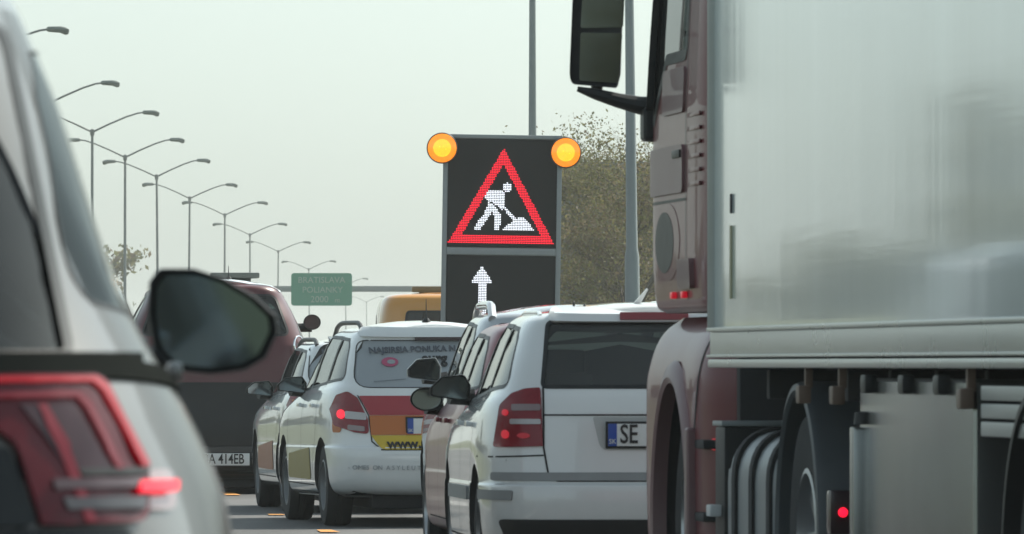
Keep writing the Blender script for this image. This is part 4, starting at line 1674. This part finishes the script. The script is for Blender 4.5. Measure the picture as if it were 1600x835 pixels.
sv = make_car('suv_car', 'champagne silver car close on the left with glowing red tail light and large dark mirror', 'car', (pc8 - 800) / F * D8, D8, R(3.2), 4.5, 0.932, 1.745, P_CHAMP, tweak=suvtweak,
              rearw=rpoly([(-0.725, 1.212), (0.725, 1.212), (0.635, 1.66), (-0.635, 1.66)], [0.015, 0.015, 0.04, 0.04]), rear_glass=M_GLK, side_glass=M_GLK, seal=0.012, sseal=0.005, goff=0.001, pillars=False, wr=0.35, arch=0.41, axles=(0.9, 3.5), handle_mat=pmat('handle_dark_chrome', (0.16, 0.16, 0.16), 0.18, 0.9), handles=(1.42, 2.40), handle_z=(0.995, 1.03))
g = sv.gaps
ribbon(g, sv.bvh, [(0.655, 1.19), (0.66, 1.0), (0.60, 0.7)], 'rear', 0.008)
finish_gaps(sv)
# dark band under the rear window running round the corner
M_TRIM = pmat('trim_matt_black', (0.016, 0.018, 0.017), 0.9, spec=0.0)
patch(sv.bvh, 'trim_band', rpoly([l8(-1835, 588), l8(278, 588), l8(268, 553), l8(-1825, 553)], 0.008), 'rear', M_TRIM, sv.root, off=0.006, thick=0.02, grid=0.06, seg=0.03)
patch(sv.bvh, 'trim_band', rpoly([(0.16, 1.185), (3.2, 1.10), (3.2, 1.12), (0.16, 1.212)], 0.004), 'right', M_TRIM, sv.root, off=0.006, thick=0.01, grid=0.06, seg=0.03)
LQ = rpoly([l8(60, 828), l8(226, 826), l8(225, 735), l8(190, 665), l8(158, 600), l8(140, 591), l8(-70, 591), l8(-60, 640), l8(20, 700)], [0.01, 0.02, 0.02, 0.0, 0.03, 0.02, 0.01, 0.02, 0.03])
CGUIDE = [l8(-60, 597), l8(139, 597), l8(158, 612), l8(223, 737), l8(214, 741), l8(150, 620), l8(134, 605), l8(-60, 605)]
CG2 = [l8(-40, 622), l8(112, 622), l8(130, 638), l8(180, 742), l8(173, 744), l8(124, 648), l8(108, 630), l8(-40, 630)]
M_GUIDE = pmat('light_guide', (0.26, 0.008, 0.014), 0.25, emit=(1, 0.012, 0.035), es=0.12, coat=0.2, spec=0.3)
M_GUID2 = pmat('light_guide_dim', (0.16, 0.02, 0.03), 0.25, emit=(1, 0.03, 0.06), es=0.03, coat=0.2, spec=0.3)
lampset(sv, [(-p[0], p[1]) for p in LQ], [('lens_dark', [(-p[0], p[1]) for p in (l8(22, 640), l8(104, 640), l8(168, 746), l8(98, 746), l8(62, 690))], pmat('lens_brown', (0.05, 0.022, 0.028), 0.25, coat=0.3, spec=0.3, var=0.3, scale=20), 0.002), ('light_guide', [(-p[0], p[1]) for p in CGUIDE], M_GUIDE, 0.004), ('light_guide', [(-p[0], p[1]) for p in CG2], M_GUID2, 0.004),
                                       ('light_guide', [(-p[0], p[1]) for p in (l8(62, 640), l8(96, 700), l8(142, 826), l8(126, 826), l8(80, 705), l8(48, 640))], M_GUID2, 0.003),
                                       ('lens_dark', [(-p[0], p[1]) for p in (l8(118, 752), l8(222, 752), l8(222, 741), l8(112, 741))], M_BLK, 0.003),
                                       ('lens_band', [(-p[0], p[1]) for p in (l8(78, 774), l8(216, 772), l8(216, 757), l8(72, 757))], pmat('lens_mauve', (0.085, 0.05, 0.056), 0.25, coat=0.2), 0.004),
                                       ('lens_band', [(-p[0], p[1]) for p in (l8(96, 806), l8(216, 806), l8(216, 787), l8(88, 787))], pmat('lens_slate', (0.065, 0.06, 0.066), 0.25, coat=0.2), 0.004)], lens=pmat('lamp_deep_red', (0.10, 0.005, 0.010), 0.2, coat=0.25, spec=0.3, var=0.35, scale=18))
patch(sv.bvh, 'pink_halo', rpoly([l8(226, 806), l8(276, 806), l8(270, 742), l8(226, 742)], 0.012), 'rear', pmat('halo_pink', (0.26, 0.17, 0.165), 0.2, coat=1), sv.root, off=0.006, thick=0.02, grid=0.03, seg=0.015)  # pink halo around the red marker lamp, painted as a flat patch
patch(sv.bvh, 'marker_lamp', rpoly([l8(205, 781), l8(266, 781), l8(266, 763), l8(205, 763)], 0.003), 'rear', M_LIT, sv.root, off=0.019, thick=0.006, grid=0.02, seg=0.01)
patch(sv.bvh, 'lower_valance', rpoly([(-0.80, 0.36), (0.80, 0.36), (0.84, 0.58), (-0.84, 0.58)], 0.05), 'rear', M_BLK, sv.root, off=0.006, thick=0.02)
patch(sv.bvh, 'tailgate_panel', rpoly([l8(-240, 660), l8(8, 706), l8(54, 828), l8(-240, 828)], 0.01), 'rear', M_BLK, sv.root, off=0.008, thick=0.02)
patch(sv.bvh, 'tailgate_moulding', rpoly([l8(-1700, 900), l8(150, 900), l8(225, 832), l8(-1780, 832)], 0.02), 'rear', M_BLK, sv.root, off=0.004, thick=0.02)
DM = 2.75
s8m = F / (D8 + DM)
Xm = (332 - 800) / s8m
OUTS = rpoly([((a_ - 333) / 207, (501 - b_) / 168) for a_, b_ in ((234, 440), (250, 419), (305, 419), (352, 434), (402, 464), (434, 494), (437, 520), (418, 560), (385, 580), (330, 586), (272, 580), (242, 548), (232, 490))], 0.05, 4)[::-1]
ct, st = math.cos(R(3.2)), math.sin(R(3.2))
wx, wy = Xm - (pc8 - 800) / F * D8, DM
lx = wx * ct + wy * st
mo = door_mirror(sv.root, (lx, DM, EYE + (HY - 501) / s8m), 207 / s8m, 168 / s8m, 0.13, M_BLK, outline=OUTS, gmat=pmat('mirror_glass_dark', (0.20, 0.26, 0.30), 0.06, 1.0, var=0.02), tilt=R(-3), pitch=R(0.6))
door_mirror(sv.root, (-lx, DM, EYE + (HY - 501) / s8m), 207 / s8m, 168 / s8m, 0.13, M_BLK, outline=[(-u, v) for u, v in OUTS][::-1], stalk=(-0.84, DM + 0.1, 1.08))
bm = NB()
tube(bm, [(lx - 0.05, DM + 0.06, 1.225), (0.86, DM + 0.08, 1.19), (0.78, DM + 0.1, 1.15)], [0.035, 0.03, 0.04], 8)
obj('mirror_arm', bm, M_BLK, sv.root)
for s in (-1, 1):
    roof_rail(sv, s * 0.60, 0.55, 2.3, 0.05, 0.018, M_CHR)

# ------------------------------------------------------------------ tractor unit
M_CHS = pmat('chassis_black', (0.03, 0.031, 0.033), 0.7, var=0.3, scale=6)
YT = R(6.0)
TC = thing('truck_tractor', 'dusty red truck tractor unit with tall black mirror in front of the pale trailer', 'truck', (0.84 + 1.22 * math.cos(YT), 34.9 + 1.22 * math.sin(YT), 0), YT)
CABK = [(1.43, 1.43, 1.17, 0.04, 2.25, 9), (1.46, 1.46, 1.205, 0.0, 2.32, 9), (1.7, 1.7, 1.22, 0.0, 2.36, 9), (2.2, 2.2, 1.22, 0.0, 2.36, 9), (2.55, 2.55, 1.21, 0.0, 2.33, 9),
        (3.1, 3.1, 1.18, 0.0, 2.2, 9), (3.4, 3.4, 1.16, 0.02, 2.1, 8), (3.6, 3.6, 1.10, 0.1, 1.9, 7), (3.68, 3.68, 0.95, 0.3, 1.6, 6)]
bm = body_bm(CABK, Mr=36, Mf=36)
cbvh = BVHTree.FromBMesh(bm)
cab = obj('cab', bm, [P_TRK, M_INT], None, ang=30)
ck = [(1.7, 1.7, 1.12, 0.12, 2.25, 9), (2.5, 2.5, 1.12, 0.12, 2.24, 9), (3.3, 3.3, 1.08, 0.12, 2.05, 8)]
cut(cab, body_bm(ck, per=2, crown=0.0, Mr=12, Mf=12))
DOORW = rpoly([(0.85, 2.55), (1.55, 2.55), (1.95, 2.28), (2.02, 2.32), (1.92, 3.25), (0.85, 3.28)], 0.06)
cb = NB()
for s in (-1, 1):
    prism(cb, DOORW, lambda u, v, d: Vector((s * d, u, v)), 0.9, 1.5)
prism(cb, rect(-1.02, 2.25, 1.02, 3.2, 0.1), lambda u, v, d: Vector((u, d, v)), 1.95, 3.0)
cut(cab, cb, 1, True)
cab.parent = TC
for ax in ('left', 'right'):
    patch(cbvh, 'side_window', DOORW, ax, M_GLS, TC, off=-0.006, thick=0, grid=0.15, seg=0.08)
    bm = NB()
    ribbon(bm, cbvh, DOORW, ax, 0.05, 0.004, True)
    ribbon(bm, cbvh, [(0.80, 3.3), (0.80, 1.48)], ax, 0.014, 0.003)
    ribbon(bm, cbvh, [(0.80, 1.92), (2.0, 1.92)], ax, 0.012, 0.003)
    ribbon(bm, cbvh, [(0.20, 3.3), (0.20, 1.5)], ax, 0.012, 0.003)
    obj('window_seal', bm, M_BLK, TC, normals=False)
patch(cbvh, 'windscreen', rect(-1.02, 2.25, 1.02, 3.2, 0.1), 'front', M_GLS, TC, off=-0.006, thick=0, grid=0.2, seg=0.1)
M_PNK = paint('paint_dusty_pink', (0.19, 0.105, 0.11), 0.5, 0.0, coat=0.15, amount=0.3)
# door skin, sill flap, black corner fairing and louvres, all seen at a glancing angle
patch(cbvh, 'door_skin', rpoly([(0.84, 2.30), (1.58, 2.30), (1.60, 2.50), (0.84, 2.50)], 0.05), 'left', M_PNK, TC, off=0.012, thick=0.02)
patch(cbvh, 'door_skin', rpoly([(0.84, 1.95), (2.05, 1.95), (2.05, 2.16), (0.84, 2.16)], 0.05), 'left', M_PNK, TC, off=0.014, thick=0.02)
patch(cbvh, 'corner_fairing', rpoly([(2.03, 2.34), (2.20, 2.34), (2.12, 3.4), (1.90, 3.4)], 0.03), 'left', M_BLK, TC, off=0.035, thick=0.06)
patch(cbvh, 'rear_fairing', rpoly([(0.02, 2.28), (0.30, 2.32), (0.34, 3.45), (0.02, 3.45)], 0.05), 'left', P_TRK, TC, off=0.03, thick=0.04)
for k in range(6):
    bm = NB()
    z = 1.98 + k * 0.06
    p, no = proj(cbvh, 0.52, z, 'left')
    bx(bm, p + no * 0.003, (0.006, 0.40, 0.018), 0.002)
    obj('louvre', bm, P_TRK, TC)
bm = NB()
p, no = proj(cbvh, 1.0, 2.12, 'left')
bx(bm, p + no * 0.016, (0.016, 0.26, 0.035), 0.006)
obj('door_handle', bm, M_BLK, TC)
a = [2 * PI * k / 28 for k in range(28)]
patch(cbvh, 'step_recess', [(1.55 + 0.33 * math.cos(q), 1.74 + 0.135 * math.sin(q)) for q in a], 'left', M_BLK, TC, off=0.004, thick=0.004)
patch(cbvh, 'step_surround', [(1.42 + 0.40 * math.cos(q), 1.74 + 0.17 * math.sin(q)) for q in a], 'left', P_TRK, TC, off=0.0025, thick=0.004)
patch(cbvh, 'sill_flap', rect(0.55, 1.53, 0.98, 1.66, 0.03), 'left', M_PNK, TC, off=0.022, thick=0.03)
for y in (0.85, 1.22):
    p, no = proj(cbvh, y, 1.505, 'left')
    bm = NB()
    bx(bm, p + no * 0.012, (0.024, 0.07, 0.03), 0.008)
    obj('marker_lamp', bm, M_LITD, TC)
# lower wing with the front wheel opening
WK = [(0.32, 0.32, 1.20, 0.10, 2.30, 9), (0.40, 0.40, 1.235, 0.02, 2.40, 9), (0.75, 0.75, 1.245, 0.0, 2.42, 9), (1.08, 1.08, 1.245, 0.0, 2.41, 9), (1.22, 1.22, 1.225, 0.0, 2.39, 9), (1.34, 1.34, 1.17, 0.04, 2.36, 9), (1.41, 1.41, 1.09, 0.10, 2.30, 8)]
bm = body_bm(WK, Mr=30, Mf=30, crown=0)
wbvh = BVHTree.FromBMesh(bm)
wing = obj('lower_wing', bm, [P_TRK, M_GAP], None, ang=30)
cb = NB()
for s in (-1, 1):
    lathe(cb, [(0, s * 0.70), (0.61, s * 0.70), (0.61, s * 1.4), (0, s * 1.4)], (0, 1.05, 0.52), 'X', 44)
cut(wing, cb)
cb = NB()
for s in (-1, 1):
    bx(cb, (s * 1.05, 1.05, 0.25), (0.72, 1.22, 0.6))
cut(wing, cb)
wing.parent = TC
for s in (-1, 1):
    bm = NB()
    lathe(bm, [(0.60, s * 1.20), (0.60, s * 1.262), (0.625, s * 1.272), (0.68, s * 1.258), (0.70, s * 1.235)], (0, 1.05, 0.52), 'X', 36, a0=R(-8), a1=R(188))
    obj('arch_lip', bm, M_PNK, TC)
    bm = NB()
    bx(bm, (s * 1.25, 0.40, 0.60), (0.05, 0.10, 0.66), 0.022, seg=3)
    obj('arch_flap', bm, M_PNK, TC)
    for zz in (0.55, 0.86):
        bm = NB()
        bx(bm, (s * 1.16, 0.28, zz), (0.16, 0.42, 0.04), 0.012)
        obj('step', bm, M_CHS, TC)
    wheel(TC, s * 1.03, 1.05, 0.51, 0.31, s, 0.56, 8)
bm = NB()
ribbon(bm, wbvh, [(0.28, 1.38), (0.30, 1.1), (0.42, 0.75), (0.42, 0.4)], 'left', 0.02, 0.003)
obj('panel_gap', bm, M_GAP, TC, normals=False)
p, no = proj(wbvh, 0.12, 0.86, 'left')
bm = NB()
bx(bm, p + no * 0.012, (0.024, 0.07, 0.05), 0.008)
obj('marker_lamp', bm, M_LITD, TC)
# mirror on its arm
sM = F / 37.05


def tl(px, py, D=37.05):
    """point of the picture at distance D in the tractor's own frame"""
    q = W(px, py, D) - Vector(TC.location)
    c_, s_ = math.cos(YT), math.sin(YT)
    return Vector((q.x * c_ + q.y * s_, -q.x * s_ + q.y * c_, q.z))


for s in (-1,):
    top, bot = tl(940, -70), tl(930, 137)
    cx = (tl(887, 50) + tl(977, 50)) / 2
    w_, h_ = 90 / sM, 225 / sM
    OUTM = rpoly([(-0.48, -0.47), (0.36, -0.5), (0.42, -0.40), (0.5, 0.5), (-0.38, 0.5)], [0.10, 0.06, 0.06, 0.1, 0.1], 5)
    cz = (tl(930, 138).z + tl(930, -87).z) / 2
    bm = NB()
    rings = []
    for d, k in ((0.0, 0.93), (-0.006, 0.985), (0.012, 1.0), (0.05, 0.99), (0.09, 0.93), (0.12, 0.8), (0.14, 0.5)):
        rings.append([bm.verts.new((u * w_ * (k if k > .9 else k), d, v * h_ * (1 - (1 - k) * 0.45))) for u, v in OUTM])
    inner = [bm.verts.new((u * w_ * 0.88, 0.004, v * h_ * 0.955)) for u, v in OUTM]
    n = len(OUTM)
    seq = [inner] + rings
    for A, B in zip(seq, seq[1:]):
        for k in range(n):
            bm.faces.new((A[k], A[(k + 1) % n], B[(k + 1) % n], B[k]))
    bm.faces.new(inner)
    bm.faces.new(rings[-1])
    mh = obj('mirror_housing', bm, M_BLK, TC, ang=50)
    mh.location = (cx.x, cx.y, cz)
    mh.rotation_euler = (0, 0, R(-9))
    z_of = lambda py: (tl(930, py).z - cz)
    x_of = lambda px: (tl(px, 50).x - cx.x)
    M_TM = pmat('truck_mirror_glass', (0.20, 0.23, 0.22), 0.03, 1.0, var=0.02)
    for poly in ([(905, 126), (966, 130), (973, 52), (907, 51)], [(907, 44), (974, 43), (980, -75), (914, -75)]):
        bm = NB()
        q = rpoly([(x_of(a_), z_of(b_)) for a_, b_ in poly], 0.012)
        prism(bm, q, lambda u, v, d: Vector((u, d, v)), -0.004, 0.003)
        obj('glass', bm, M_TM, mh)
    bm = NB()
    tube(bm, [tl(902, 139), tl(930, 147), tl(965, 157), tl(1000, 165), tl(1030, 168)], [0.012, 0.026, 0.034, 0.042, 0.05], 10)
    tube(bm, [tl(932, 150) + Vector((0, 0.03, 0)), tl(935, 128) + Vector((0, 0.03, 0))], [0.022, 0.03], 8)
    obj('mirror_arm', bm, M_BLK, TC)
    bm = NB()
    A, B = tl(1003, 222), tl(1040, 168)
    bx(bm, ((A.x + B.x) / 2 + 0.02, B.y - 0.02, (A.z + B.z) / 2), (B.x - A.x + 0.05, 0.16, B.z - A.z), 0.035, seg=3)
    obj('mirror_base', bm, M_BLK, TC)
# chassis behind the cab
bm = NB()
for x in (-0.42, 0.42):
    bx(bm, (x, -1.7, 0.88), (0.09, 5.3, 0.28), 0.01)
for y in (-0.6, -1.9, -3.6, -4.2):
    bx(bm, (0, y, 0.88), (0.8, 0.12, 0.2), 0.01)
bx(bm, (0, -2.75, 0.5), (1.6, 0.16, 0.16), 0.03)
bx(bm, (0, 1.05, 0.5), (1.7, 0.14, 0.16), 0.03)
obj('chassis', bm, M_CHS, TC)
bm = NB()
bx(bm, (0, 0.0, 1.0), (2.2, 0.1, 1.2), 0.02)
bx(bm, (0, -0.32, 1.35), (1.5, 0.3, 1.5), 0.05)
obj('rear_bulkhead', bm, M_CHS, TC)
bm = NB()
bx(bm, (0, -2.75, 1.08), (0.95, 0.9, 0.09), 0.02)
obj('fifth_wheel', bm, M_CHS, TC)
for s in (-1, 1):
    bm = NB()
    bx(bm, (s * 0.98, -0.24, 0.66), (0.46, 0.30, 0.56), 0.02)
    bb = obj('battery_box', bm, M_BLK, TC)
    bm = NB()
    bx(bm, (s * 0.985, -0.235, 0.952), (0.47, 0.31, 0.022), 0.006)
    obj('lid', bm, pmat('lid_grey', (0.30, 0.33, 0.34), 0.4, 0.5), bb)
    bm = NB()
    bx(bm, (s * 1.235, -0.25, 0.585), (0.05, 0.14, 0.05), 0.01)
    obj('latch', bm, pmat('latch_pale', (0.6, 0.62, 0.62), 0.4), bb)
    # tank: rounded drum lying along the chassis with dark straps
    bm = NB()
    tk = rpoly([(s * 0.52, 0.28), (s * 1.20, 0.28), (s * 1.20, 0.93), (s * 0.52, 0.93)][::-s], 0.22, 8)
    prism(bm, tk, lambda u, v, d: Vector((u, d, v)), -0.44, -2.02)
    bmesh.ops.bevel(bm, geom=[e for e in bm.edges if abs((e.verts[0].co - e.verts[1].co).y) < 1e-4 and len(e.link_faces) == 2], offset=0.05, segments=4, affect='EDGES')
    tank = obj('fuel_tank', bm, pmat('tank_grey', (0.24, 0.262, 0.272), 0.42, 0.35, var=0.15), TC, ang=50)
    for y in (-0.70, -1.23, -1.76):
        bm = NB()
        prism(bm, [(u + (0.014 if (u * s) > 0.86 else -0.014) * s, v + (0.014 if v > 0.6 else -0.014)) for u, v in tk], lambda u, v, d: Vector((u, d, v)), y - 0.05, y + 0.05)
        obj('strap', bm, M_RUB, tank, ang=50)
    bm = NB()
    for y in (-0.95, -1.5):
        lathe(bm, [(0.0, 0.06), (0.07, 0.055), (0.075, 0.0), (0.075, -0.02)], (s * 0.95, y, 0.93), 'Z', 16)
    obj('filler_cap', bm, M_BLK, tank)
    # drive wheels and their mudguards
    for x in (1.06, 0.74):
        wheel(TC, s * x, -2.75, 0.51, 0.29, s, 0.56, 8)
    bm = NB()
    lathe(bm, [(0.575, s * 0.60), (0.575, s * 1.225), (0.59, s * 1.24), (0.615, s * 1.235), (0.625, s * 1.21), (0.625, s * 0.60), (0.575, s * 0.60)], (0, -2.75, 0.51), 'X', 40, a0=R(-12), a1=R(192))
    obj('mudguard', bm, pmat('mudguard_grey', (0.065, 0.075, 0.082), 0.5, var=0.15), TC, ang=40)
    bm = NB()
    bx(bm, (s * 1.12, -3.72, 0.64), (0.26, 0.10, 0.17), 0.02)
    tlp = obj('tail_light', bm, M_LENSD, TC)
    bm = NB()
    lathe(bm, [(0, -0.012), (0.015, -0.008), (0.018, 0.0)], (s * 1.2, -3.774, 0.64), 'Y', 16)
    obj('bulb', bm, pmat('lamp_red_bright', (0.6, 0.01, 0.02), 0.3, emit=(1, 0.006, 0.03), es=1.6), tlp)

# ------------------------------------------------------------------ semi-trailer
P_TRL = paint('trailer_white', (0.75, 0.86, 0.89), 0.30, 0.25, coat=1.0, amount=0.0)
n_, k_ = P_TRL.node_tree.nodes, P_TRL.node_tree.links
pb = n_['Principled BSDF']
pb.inputs['Coat IOR'].default_value = 2.0
# broad, shallow unevenness of the sandwich panels plus painted reflection streaks
tc = n_.new('ShaderNodeTexCoord')
mp = n_.new('ShaderNodeMapping')
mp.inputs['Scale'].default_value = (1.0, 1.0, 0.05)
k_.new(tc.outputs['Object'], mp.inputs['Vector'])
nz = n_.new('ShaderNodeTexNoise')
nz.inputs['Scale'].default_value = 1.6
nz.inputs['Detail'].default_value = 3
k_.new(mp.outputs[0], nz.inputs['Vector'])
bp = n_.new('ShaderNodeBump')
bp.inputs['Strength'].default_value = 0.08
bp.inputs['Distance'].default_value = 0.02
k_.new(nz.outputs['Fac'], bp.inputs['Height'])
mp2 = n_.new('ShaderNodeMapping')
mp2.inputs['Scale'].default_value = (0.4, 0.4, 14.0)
k_.new(tc.outputs['Object'], mp2.inputs['Vector'])
nz2 = n_.new('ShaderNodeTexNoise')
nz2.inputs['Scale'].default_value = 2.0
nz2.inputs['Detail'].default_value = 4
k_.new(mp2.outputs[0], nz2.inputs['Vector'])
bp2 = n_.new('ShaderNodeBump')
bp2.inputs['Strength'].default_value = 0.05
bp2.inputs['Distance'].default_value = 0.004
k_.new(nz2.outputs['Fac'], bp2.inputs['Height'])
k_.new(bp.outputs[0], bp2.inputs['Normal'])
k_.new(bp2.outputs[0], pb.inputs['Normal'])
k_.new(bp2.outputs[0], pb.inputs['Coat Normal'])
for lk_ in list(pb.inputs['Coat Roughness'].links):
    k_.remove(lk_)
pb.inputs['Coat Roughness'].default_value = 0.085
# faint vertical reflection streaks painted into the base colour
mp3 = n_.new('ShaderNodeMapping')
mp3.inputs['Scale'].default_value = (1.1, 1.1, 0.05)
k_.new(tc.outputs['Object'], mp3.inputs['Vector'])
nz3 = n_.new('ShaderNodeTexNoise')
nz3.inputs['Scale'].default_value = 1.0
nz3.inputs['Detail'].default_value = 6
k_.new(mp3.outputs[0], nz3.inputs['Vector'])
mr3 = n_.new('ShaderNodeMapRange')
mr3.inputs['From Min'].default_value = 0.3
mr3.inputs['From Max'].default_value = 0.7
mr3.inputs['To Min'].default_value = 0.84
mr3.inputs['To Max'].default_value = 1.05
k_.new(nz3.outputs['Fac'], mr3.inputs['Value'])
mx3 = n_.new('ShaderNodeMixRGB')
mx3.blend_type = 'MULTIPLY'
mx3.inputs[0].default_value = 1
k_.new(pb.inputs['Base Color'].links[0].from_socket, mx3.inputs[1])
k_.new(mr3.outputs[0], mx3.inputs[2])
k_.new(mx3.outputs[0], pb.inputs['Base Color'])
M_RAIL = pmat('rail_alu', (0.42, 0.45, 0.455), 0.28, 0.75, var=0.12, scale=3)
TL = thing('semi_trailer', 'tall glossy pale box trailer along the whole right side', 'trailer', (0.836, 34.3, 0), YT)
LEN = 13.6
bm = NB()
bx(bm, (1.275, -LEN / 2, 2.66), (2.55, LEN, 2.64), 0.035, seg=3)
obj('box', bm, P_TRL, TL, ang=30)
bm = NB()
bm.free()
bm = NB()
bx(bm, (1.275, -LEN / 2, 1.283), (2.57, LEN, 0.106), 0.006)
bx(bm, (1.275, -LEN / 2, 1.345), (2.60, LEN, 0.018), 0.005)
bx(bm, (1.275, -LEN / 2, 1.235), (2.60, LEN, 0.012), 0.004)
bx(bm, (1.275, -LEN / 2, 1.205), (2.59, LEN, 0.036), 0.012)
obj('side_rail', bm, M_RAIL, TL)
bm = NB()
for x in (0.0, 2.55):
    lathe(bm, [(0.05, 1.34), (0.055, 1.36), (0.055, 3.97), (0.0, 3.98)], (abs(x - 0.03), -0.03, 0), 'Z', 16)
bx(bm, (1.275, 0.02, 3.2), (2.3, 0.08, 1.5), 0.02)
obj('front_post', bm, pmat('post_grey', (0.36, 0.39, 0.40), 0.35, 0.3), TL)
bm = NB()
bx(bm, (-0.004, -0.62, 1.62), (0.008, 0.035, 0.30), 0.002)
obj('yellow_strip', bm, pmat('strip_yellow', (0.42, 0.40, 0.26), 0.5), TL)  # thin yellowish strip low on the trailer side
bm = NB()
bx(bm, (-0.003, -0.62, 1.86), (0.008, 0.025, 0.08), 0.002)
obj('dark_mark', bm, M_CHS, TL)  # small dark mark above the yellowish strip
bm = NB()
for x in (0.85, 1.70):
    bx(bm, (x, -LEN / 2 - 0.5, 1.0), (0.12, LEN - 1.4, 0.36), 0.01)
for k in range(12):
    bx(bm, (1.275, -0.8 - k * 1.1, 1.12), (2.3, 0.08, 0.12), 0.01)
obj('under_frame', bm, M_CHS, TL)
M_HOOK = pmat('hook_brown', (0.17, 0.115, 0.085), 0.5)
for y in (-2.72, -3.62, -6.62):
    bm = NB()
    bx(bm, (0.02, y, 1.15), (0.03, 0.03, 0.08), 0.005)
    bx(bm, (0.0, y, 1.085), (0.05, 0.09, 0.07), 0.012)
    obj('side_marker', bm, M_HOOK, TL)
for y in (-4.35, -5.25, -6.05):
    bm = NB()
    bx(bm, (0.01, y, 1.13), (0.05, 0.12, 0.07), 0.02)
    obj('lashing_hook', bm, M_BLK, TL)
# bright metal locker between the wheels
M_LOCK = pmat('locker_steel', (0.30, 0.315, 0.315), 0.24, 0.9, var=0.2, scale=1.8, bump=0.12, bscale=3)
bm = NB()
bx(bm, (0.36, -5.30, 0.72), (0.66, 2.62, 0.86), 0.03, seg=3)
lk = obj('locker', bm, M_LOCK, TL)
bm = NB()
bx(bm, (0.02, -4.02, 0.58), (0.05, 0.10, 0.78), 0.01)
obj('locker_hinge', bm, M_LOCK, lk)
bm = NB()
lathe(bm, [(0, 0.05), (0.03, 0.045), (0.035, 0.0)], (0.02, -4.14, 0.98), 'Z', 12)
obj('locker_latch', bm, M_BLK, lk)
for z in (1.06, 1.0, 0.94):
    bm = NB()
    bx(bm, (0.03, -7.6, z + 0.045), (0.03, 1.5, 0.05), 0.008)
    obj('guard_rail', bm, pmat('guard_alu', (0.34, 0.36, 0.36), 0.4, 0.6), TL)
for y in (-7.95, -9.26, -10.57):
    for x, s in ((0.22, -1), (2.33, 1)):
        wheel(TL, x, y, 0.51, 0.38, s, 0.56, 8)
    bm = NB()
    bx(bm, (1.275, y, 0.51), (1.9, 0.14, 0.14), 0.02)
    obj('axle', bm, M_CHS, TL)
bm = NB()
for y in (-7.95, -9.26, -10.57):
    lathe(bm, [(0.575, -0.0), (0.575, 0.40), (0.60, 0.40), (0.60, 0.0), (0.575, 0.0)], (0, y, 0.51), 'X', 24, a0=R(10), a1=R(170))
obj('mudguard', bm, M_BLK, TL)
bm = NB()
for x in (0.5, 2.05):
    bx(bm, (x, -3.9, 0.75), (0.14, 0.14, 0.9), 0.01)
    bx(bm, (x, -3.9, 0.28), (0.3, 0.3, 0.05), 0.01)
obj('landing_leg', bm, M_CHS, TL)
